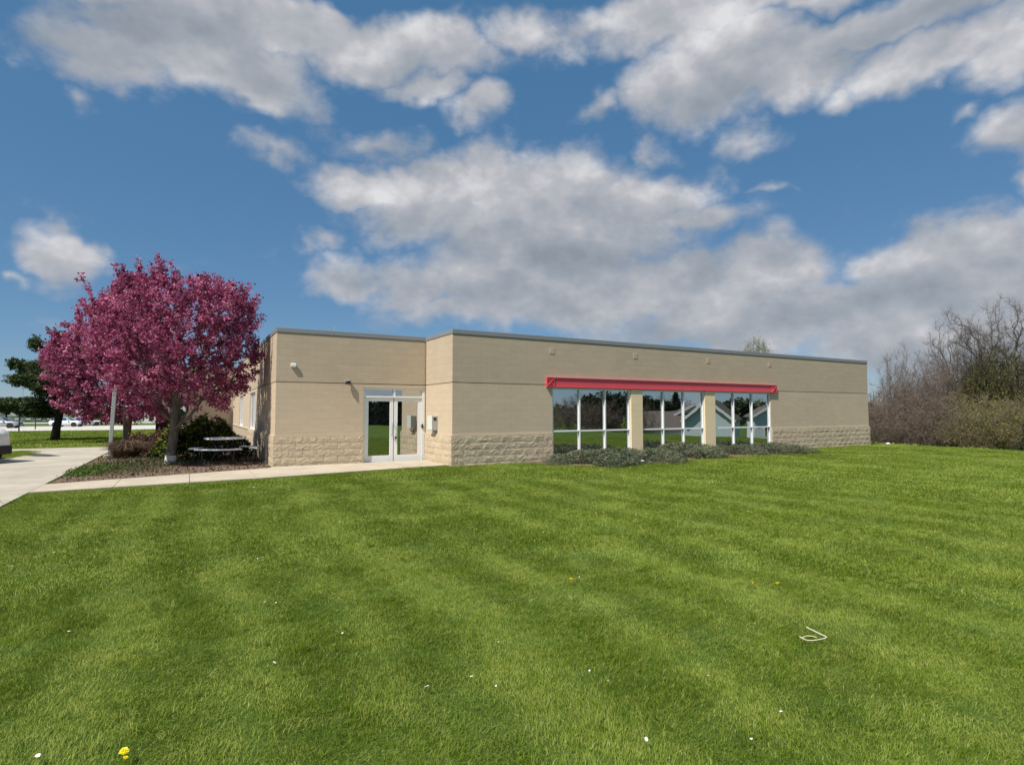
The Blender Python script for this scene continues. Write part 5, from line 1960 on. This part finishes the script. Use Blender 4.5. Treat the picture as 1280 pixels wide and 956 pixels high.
pick = np.where(rg.random(len(cc_)) < .45, rg.choice(np.array([18, 19]), len(cc_)), pick)
II = np.concatenate([II, pick])
TT = np.concatenate([TT, np.where(rg.random(len(cc_)) < .55, rg.uniform(0, .2, len(cc_)), rg.uniform(.6, 1, len(cc_)))])
# edge strip along walk and wall
ex = np.arange(-2.55, 28.5, .16)
for k in range(3):
    yy = np.where(ex < 6.95, np.interp(ex, [q[0] for q in WALK_OUT], [q[1] for q in WALK_OUT]) - .19 - .17 * k, BY - .20 - .17 * k)
    m_ok = ~inpoly(ex, yy, JBED)
    e2, y2 = ex[m_ok] + rg.normal(size=m_ok.sum()) * .03, yy[m_ok] + rg.normal(size=m_ok.sum()) * .02
    PT = np.concatenate([PT, np.stack([e2, y2, 0 * e2], 1)])
    RTT = np.concatenate([RTT, rg.uniform(0, 6.28, len(e2))])
    SS = np.concatenate([SS, rg.uniform(.8, 1.3, len(e2))])
    II = np.concatenate([II, rg.choice(np.array(list(NEAR)), len(e2))])
ey = np.arange(0, 14.4, .17)
for k in range(3):
    e2 = np.full(len(ey), DRIVE_X + .27 + .17 * k) + rg.normal(size=len(ey)) * .02
    PT = np.concatenate([PT, np.stack([e2, ey, 0 * ey], 1)])
    RTT = np.concatenate([RTT, rg.uniform(0, 6.28, len(e2))])
    SS = np.concatenate([SS, rg.uniform(.8, 1.3, len(e2))])
    II = np.concatenate([II, rg.choice(np.array(list(NEAR)), len(e2))])
# the island in the drive
q = np.stack([rg.uniform(-14, -4, 900), rg.uniform(22, 34, 900)], 1)
q = q[inpoly(q[:, 0], q[:, 1], ISL)]
PT = np.concatenate([PT, np.concatenate([q, np.full((len(q), 1), .05)], 1)])
RTT = np.concatenate([RTT, rg.uniform(0, 6.28, len(q))])
SS = np.concatenate([SS, rg.uniform(.8, 1.3, len(q))])
II = np.concatenate([II, rg.choice(np.array(list(MID)), len(q))])

VT = np.concatenate(V_all)
npt = len(PT)
TT = np.concatenate([TT, rg.uniform(.2, .7, npt - len(TT))])
me = bpy.data.meshes.new('lawn_grass')
Vg = np.concatenate([VT, PT]).astype(np.float32)
Fg = np.concatenate(F_all).astype(np.int32)
me.vertices.add(len(Vg))
me.vertices.foreach_set('co', Vg.ravel())
me.loops.add(Fg.size)
me.loops.foreach_set('vertex_index', Fg.ravel())
me.polygons.add(len(Fg))
me.polygons.foreach_set('loop_start', np.arange(0, Fg.size, 4, dtype=np.int32))


def attr(nm, ty, dom, data, key='value'):
    at = me.attributes.new(nm, ty, dom)
    at.data.foreach_set(key, np.ascontiguousarray(data))


attr('rnd', 'FLOAT', 'FACE', np.concatenate(R_all).astype(np.float32))
z0 = np.zeros(len(VT))
attr('tile', 'INT', 'POINT', np.concatenate([np.concatenate(ID_all), II]).astype(np.int32))
attr('spot', 'FLOAT', 'POINT', np.concatenate([z0, np.ones(npt)]).astype(np.float32))
attr('turn', 'FLOAT', 'POINT', np.concatenate([z0, RTT]).astype(np.float32))
attr('tall', 'FLOAT', 'POINT', np.concatenate([z0 + 1, SS]).astype(np.float32))
attr('tone', 'FLOAT', 'POINT', np.concatenate([z0, TT]).astype(np.float32))
me.materials.append(MATS['grass_blade'])
me.update(calc_edges=True)
lawn = link('lawn_grass', me)
tag(lawn, 'mown green lawn with pale mowing stripes in front of the building', 'grass', kind='stuff')
gt = bpy.data.node_groups.new('lay_tufts', 'GeometryNodeTree')
gt.interface.new_socket('Geometry', in_out='INPUT', socket_type='NodeSocketGeometry')
gt.interface.new_socket('Geometry', in_out='OUTPUT', socket_type='NodeSocketGeometry')
gn = lambda k: gt.nodes.new(k)
gi, go = gn('NodeGroupInput'), gn('NodeGroupOutput')


def named(nm, ty):
    nd = gn('GeometryNodeInputNamedAttribute')
    nd.data_type = ty
    nd.inputs[0].default_value = nm
    return nd.outputs[0]


cmp_ = gn('FunctionNodeCompare')
cmp_.data_type = 'FLOAT'
cmp_.operation = 'GREATER_THAN'
gt.links.new(named('spot', 'FLOAT'), cmp_.inputs[0])
cmp_.inputs[1].default_value = .5
sep = gn('GeometryNodeSeparateGeometry')
sep.domain = 'POINT'
gt.links.new(gi.outputs[0], sep.inputs[0])
gt.links.new(cmp_.outputs[0], sep.inputs[1])
spl = gn('GeometryNodeSplitToInstances')
spl.domain = 'POINT'
gt.links.new(sep.outputs[1], spl.inputs['Geometry'])
gt.links.new(named('tile', 'INT'), spl.inputs['Group ID'])
iop = gn('GeometryNodeInstanceOnPoints')
gt.links.new(sep.outputs[0], iop.inputs['Points'])
gt.links.new(spl.outputs[0], iop.inputs['Instance'])
iop.inputs['Pick Instance'].default_value = True
gt.links.new(named('tile', 'INT'), iop.inputs['Instance Index'])
cmb = gn('ShaderNodeCombineXYZ')
gt.links.new(named('turn', 'FLOAT'), cmb.inputs[2])
e2r = gn('FunctionNodeEulerToRotation')
gt.links.new(cmb.outputs[0], e2r.inputs[0])
gt.links.new(e2r.outputs[0], iop.inputs['Rotation'])
cm2 = gn('ShaderNodeCombineXYZ')
cm2.inputs[0].default_value = 1
cm2.inputs[1].default_value = 1
gt.links.new(named('tall', 'FLOAT'), cm2.inputs[2])
gt.links.new(cm2.outputs[0], iop.inputs['Scale'])
gt.links.new(iop.outputs[0], go.inputs[0])
md = lawn.modifiers.new('tufts', 'NODES')
md.node_group = gt

# ------------------------------------------------------------------ small things on the lawn
simple('dandelion_yellow', (0.92, 0.76, 0.015), .6, var=.1, scale=60)
simple('stalk_green', (0.12, 0.20, 0.04), .6)
simple('petal_white', (0.66, 0.63, 0.57), .6)
simple('stalk_pale', (0.60, 0.56, 0.40), .6)


def flower_mesh():
    rgm = np.random.default_rng(5)
    b_ = MB()
    for ring, (r, z, m_) in enumerate(((.019, .004, 22), (.015, .008, 18), (.010, .011, 12), (.005, .013, 7))):
        for k in range(m_):
            a = 2 * math.pi * (k + .3 * ring) / m_ + rgm.normal() * .05
            da = .9 * math.pi / m_
            r1 = r * rgm.uniform(.9, 1.1)
            b_.poly([(0.002 * math.cos(a), .002 * math.sin(a), z * .4), (r1 * math.cos(a - da), r1 * math.sin(a - da), z), (r1 * 1.06 * math.cos(a), r1 * 1.06 * math.sin(a), z - .001), (r1 * math.cos(a + da), r1 * math.sin(a + da), z)], [(0, 1, 2, 3)])
    b_.lathe([(.004, -.012), (.008, -.004), (.006, .003)], 8)
    return b_.mesh('flower_head', 'dandelion_yellow')


FH = flower_mesh()
FS = MB().tube([(0, 0, 0), (.004, .002, .03), (0, 0, .055)], .0022, 6).mesh('stem', 'stalk_green')
for i, (x, y, s_, lab) in enumerate(((155, 941, 1.0, 'large yellow dandelion at the bottom left of the lawn'), (157, 949, .55, 'half open dandelion just below the large one at bottom left'), (714, 725, 1.15, 'yellow dandelion in the middle of the lawn'), (941, 729, .95, 'yellow dandelion left of its pair on the right lawn'), (972, 730, .9, 'yellow dandelion right of its pair on the right lawn'))):
    p = on_ground(x, y, .06)
    o = empty('dandelion', (p[0], p[1], 0), lab, 'flower', 'dandelions in the lawn', i * 1.1)
    h = link('flower_head', FH, o, loc=(0, 0, .068), scale=s_)
    tl = unit((CAM - p) * np.array([1, 1, 0]))
    h.rotation_euler = (math.radians(18) * -tl[1], math.radians(18) * tl[0], 0)
    link('stem', FS, o, scale=(1, 1, 1.15))
PM = MB().poly([(-.014, 0, .0), (-.004, -.011, .003), (.012, -.008, .007), (.017, .003, .004), (.006, .012, .006), (-.008, .009, .002)], [(0, 1, 2, 3), (0, 3, 4, 5)]).mesh('petal', 'petal_white')
PET = [(533, 858, 1.6), (86, 789, 1.4), (343, 828, 1.2), (331, 752, 1), (341, 750, .9), (352, 733, 1.2), (349, 727, .9), (345, 753, .8), (299, 655, 1.3), (317, 609, 1.3), (323, 609, 1), (275, 633, 1), (251, 643, 1), (276, 650, 1.1), (314, 640, .9), (285, 680, 1.2), (68, 690, 1.1), (118, 696, 1), (42, 733, .9), (12, 708, .9), (13, 751, .8), (227, 714, .8), (15, 707, .8), (322, 698, .9), (398, 641, .9), (365, 652, .9), (425, 652, 1), (684, 667, 1.3), (679, 665, 1), (637, 612, .8), (795, 643, .9), (745, 641, .8), (724, 721, .9), (822, 724, .9), (829, 781, .8), (623, 802, .9), (590, 845, 1.3), (620, 857, .9), (737, 838, 1), (760, 850, .8), (443, 748, .9), (428, 791, .9), (947, 691, 1.2), (940, 640, .9), (995, 654, .8), (885, 844, 1.1), (976, 889, 1), (939, 923, 1.1), (1150, 622, .9), (808, 924, 1.3), (935, 639, .9), (1089, 703, .8), (755, 640, .7), (47, 944, 1.5), (60, 872, .9)]
rgp = random.Random(9)
for (x, y, s_) in PET:
    p = on_ground(x, y, .055)
    D_ = float((p - CAM) @ FW)
    o = link('fallen_petal', PM, None, (p[0], p[1], .055), rgp.uniform(0, 6.28), s_ * .62 * max(1, (D_ / 5) ** .6))
    o.rotation_euler = (rgp.uniform(-.3, .3), rgp.uniform(-.3, .3), rgp.uniform(0, 6.28))
    tag(o, 'small white fallen petal lying on the lawn', 'petal', 'white petals scattered on the lawn')
# pale bent stalk with a loop
pp = [(1008, 783.5, .085), (1016, 787.5, .082), (1024, 791.5, .079), (1032, 795, .076), (1033.5, 796, .074), (1031, 797.5, .07), (1024, 799, .066), (1016, 800.2, .064), (1009, 800, .062), (1004, 798, .06), (1004, 795.6, .06), (1009, 794.3, .062), (1016, 794.8, .063), (1021, 796.5, .064)]
W_ = [on_ground(x, y, z) for x, y, z in pp]
c0 = W_[0].copy()
o = empty('bent_stalk', (c0[0], c0[1], 0), 'pale dry stalk bent into a hook with a loop on the right lawn', 'stalk')
loc_ = [q - np.array([c0[0], c0[1], 0]) for q in W_]
MB().tube(loc_[:5], [.004, .0045, .0045, .004, .004], 6).build('stalk', 'stalk_pale', o)
MB().tube(loc_[4:], .0033, 6).build('loop', 'stalk_pale', o)
e_ = on_ground(999, 795, .06) - np.array([c0[0], c0[1], 0])
MB().tube([loc_[9], (loc_[9] + e_) / 2, e_], [.004, .005, .002], 6).build('tip', 'stalk_pale', o)
# small white stones: by the building corner and in the juniper bed
for x, y, s_, lab in ((1110, 556, .14, 'small white stone on the lawn by the right building corner'), (730, 577, .12, 'pale flat stone among the junipers under the left window'), (803, 581, .07, 'pale stone at the lawn edge of the junipers')):
    p = on_ground(x, y)
    rgm = np.random.default_rng(int(x))
    b_ = MB()
    pr = []
    for zc_, rr_ in ((0, .8), (.25, 1.0), (.6, .85), (.8, .4)):
        pr.append((rr_, zc_))
    b_.lathe(pr, 9)
    b_.v = [(v[0] * s_ * (1 + .15 * rgm.normal()), v[1] * s_ * .7 * (1 + .15 * rgm.normal()), v[2] * s_ * .8) for v in b_.v]
    o = b_.build('white_stone', 'white_paint', None, loc=(p[0], p[1], .1 if x < 1000 else 0.0))
    o.location.z = .13 if x == 730 else (.10 if x == 803 else .02)
    tag(o, lab, 'stone')
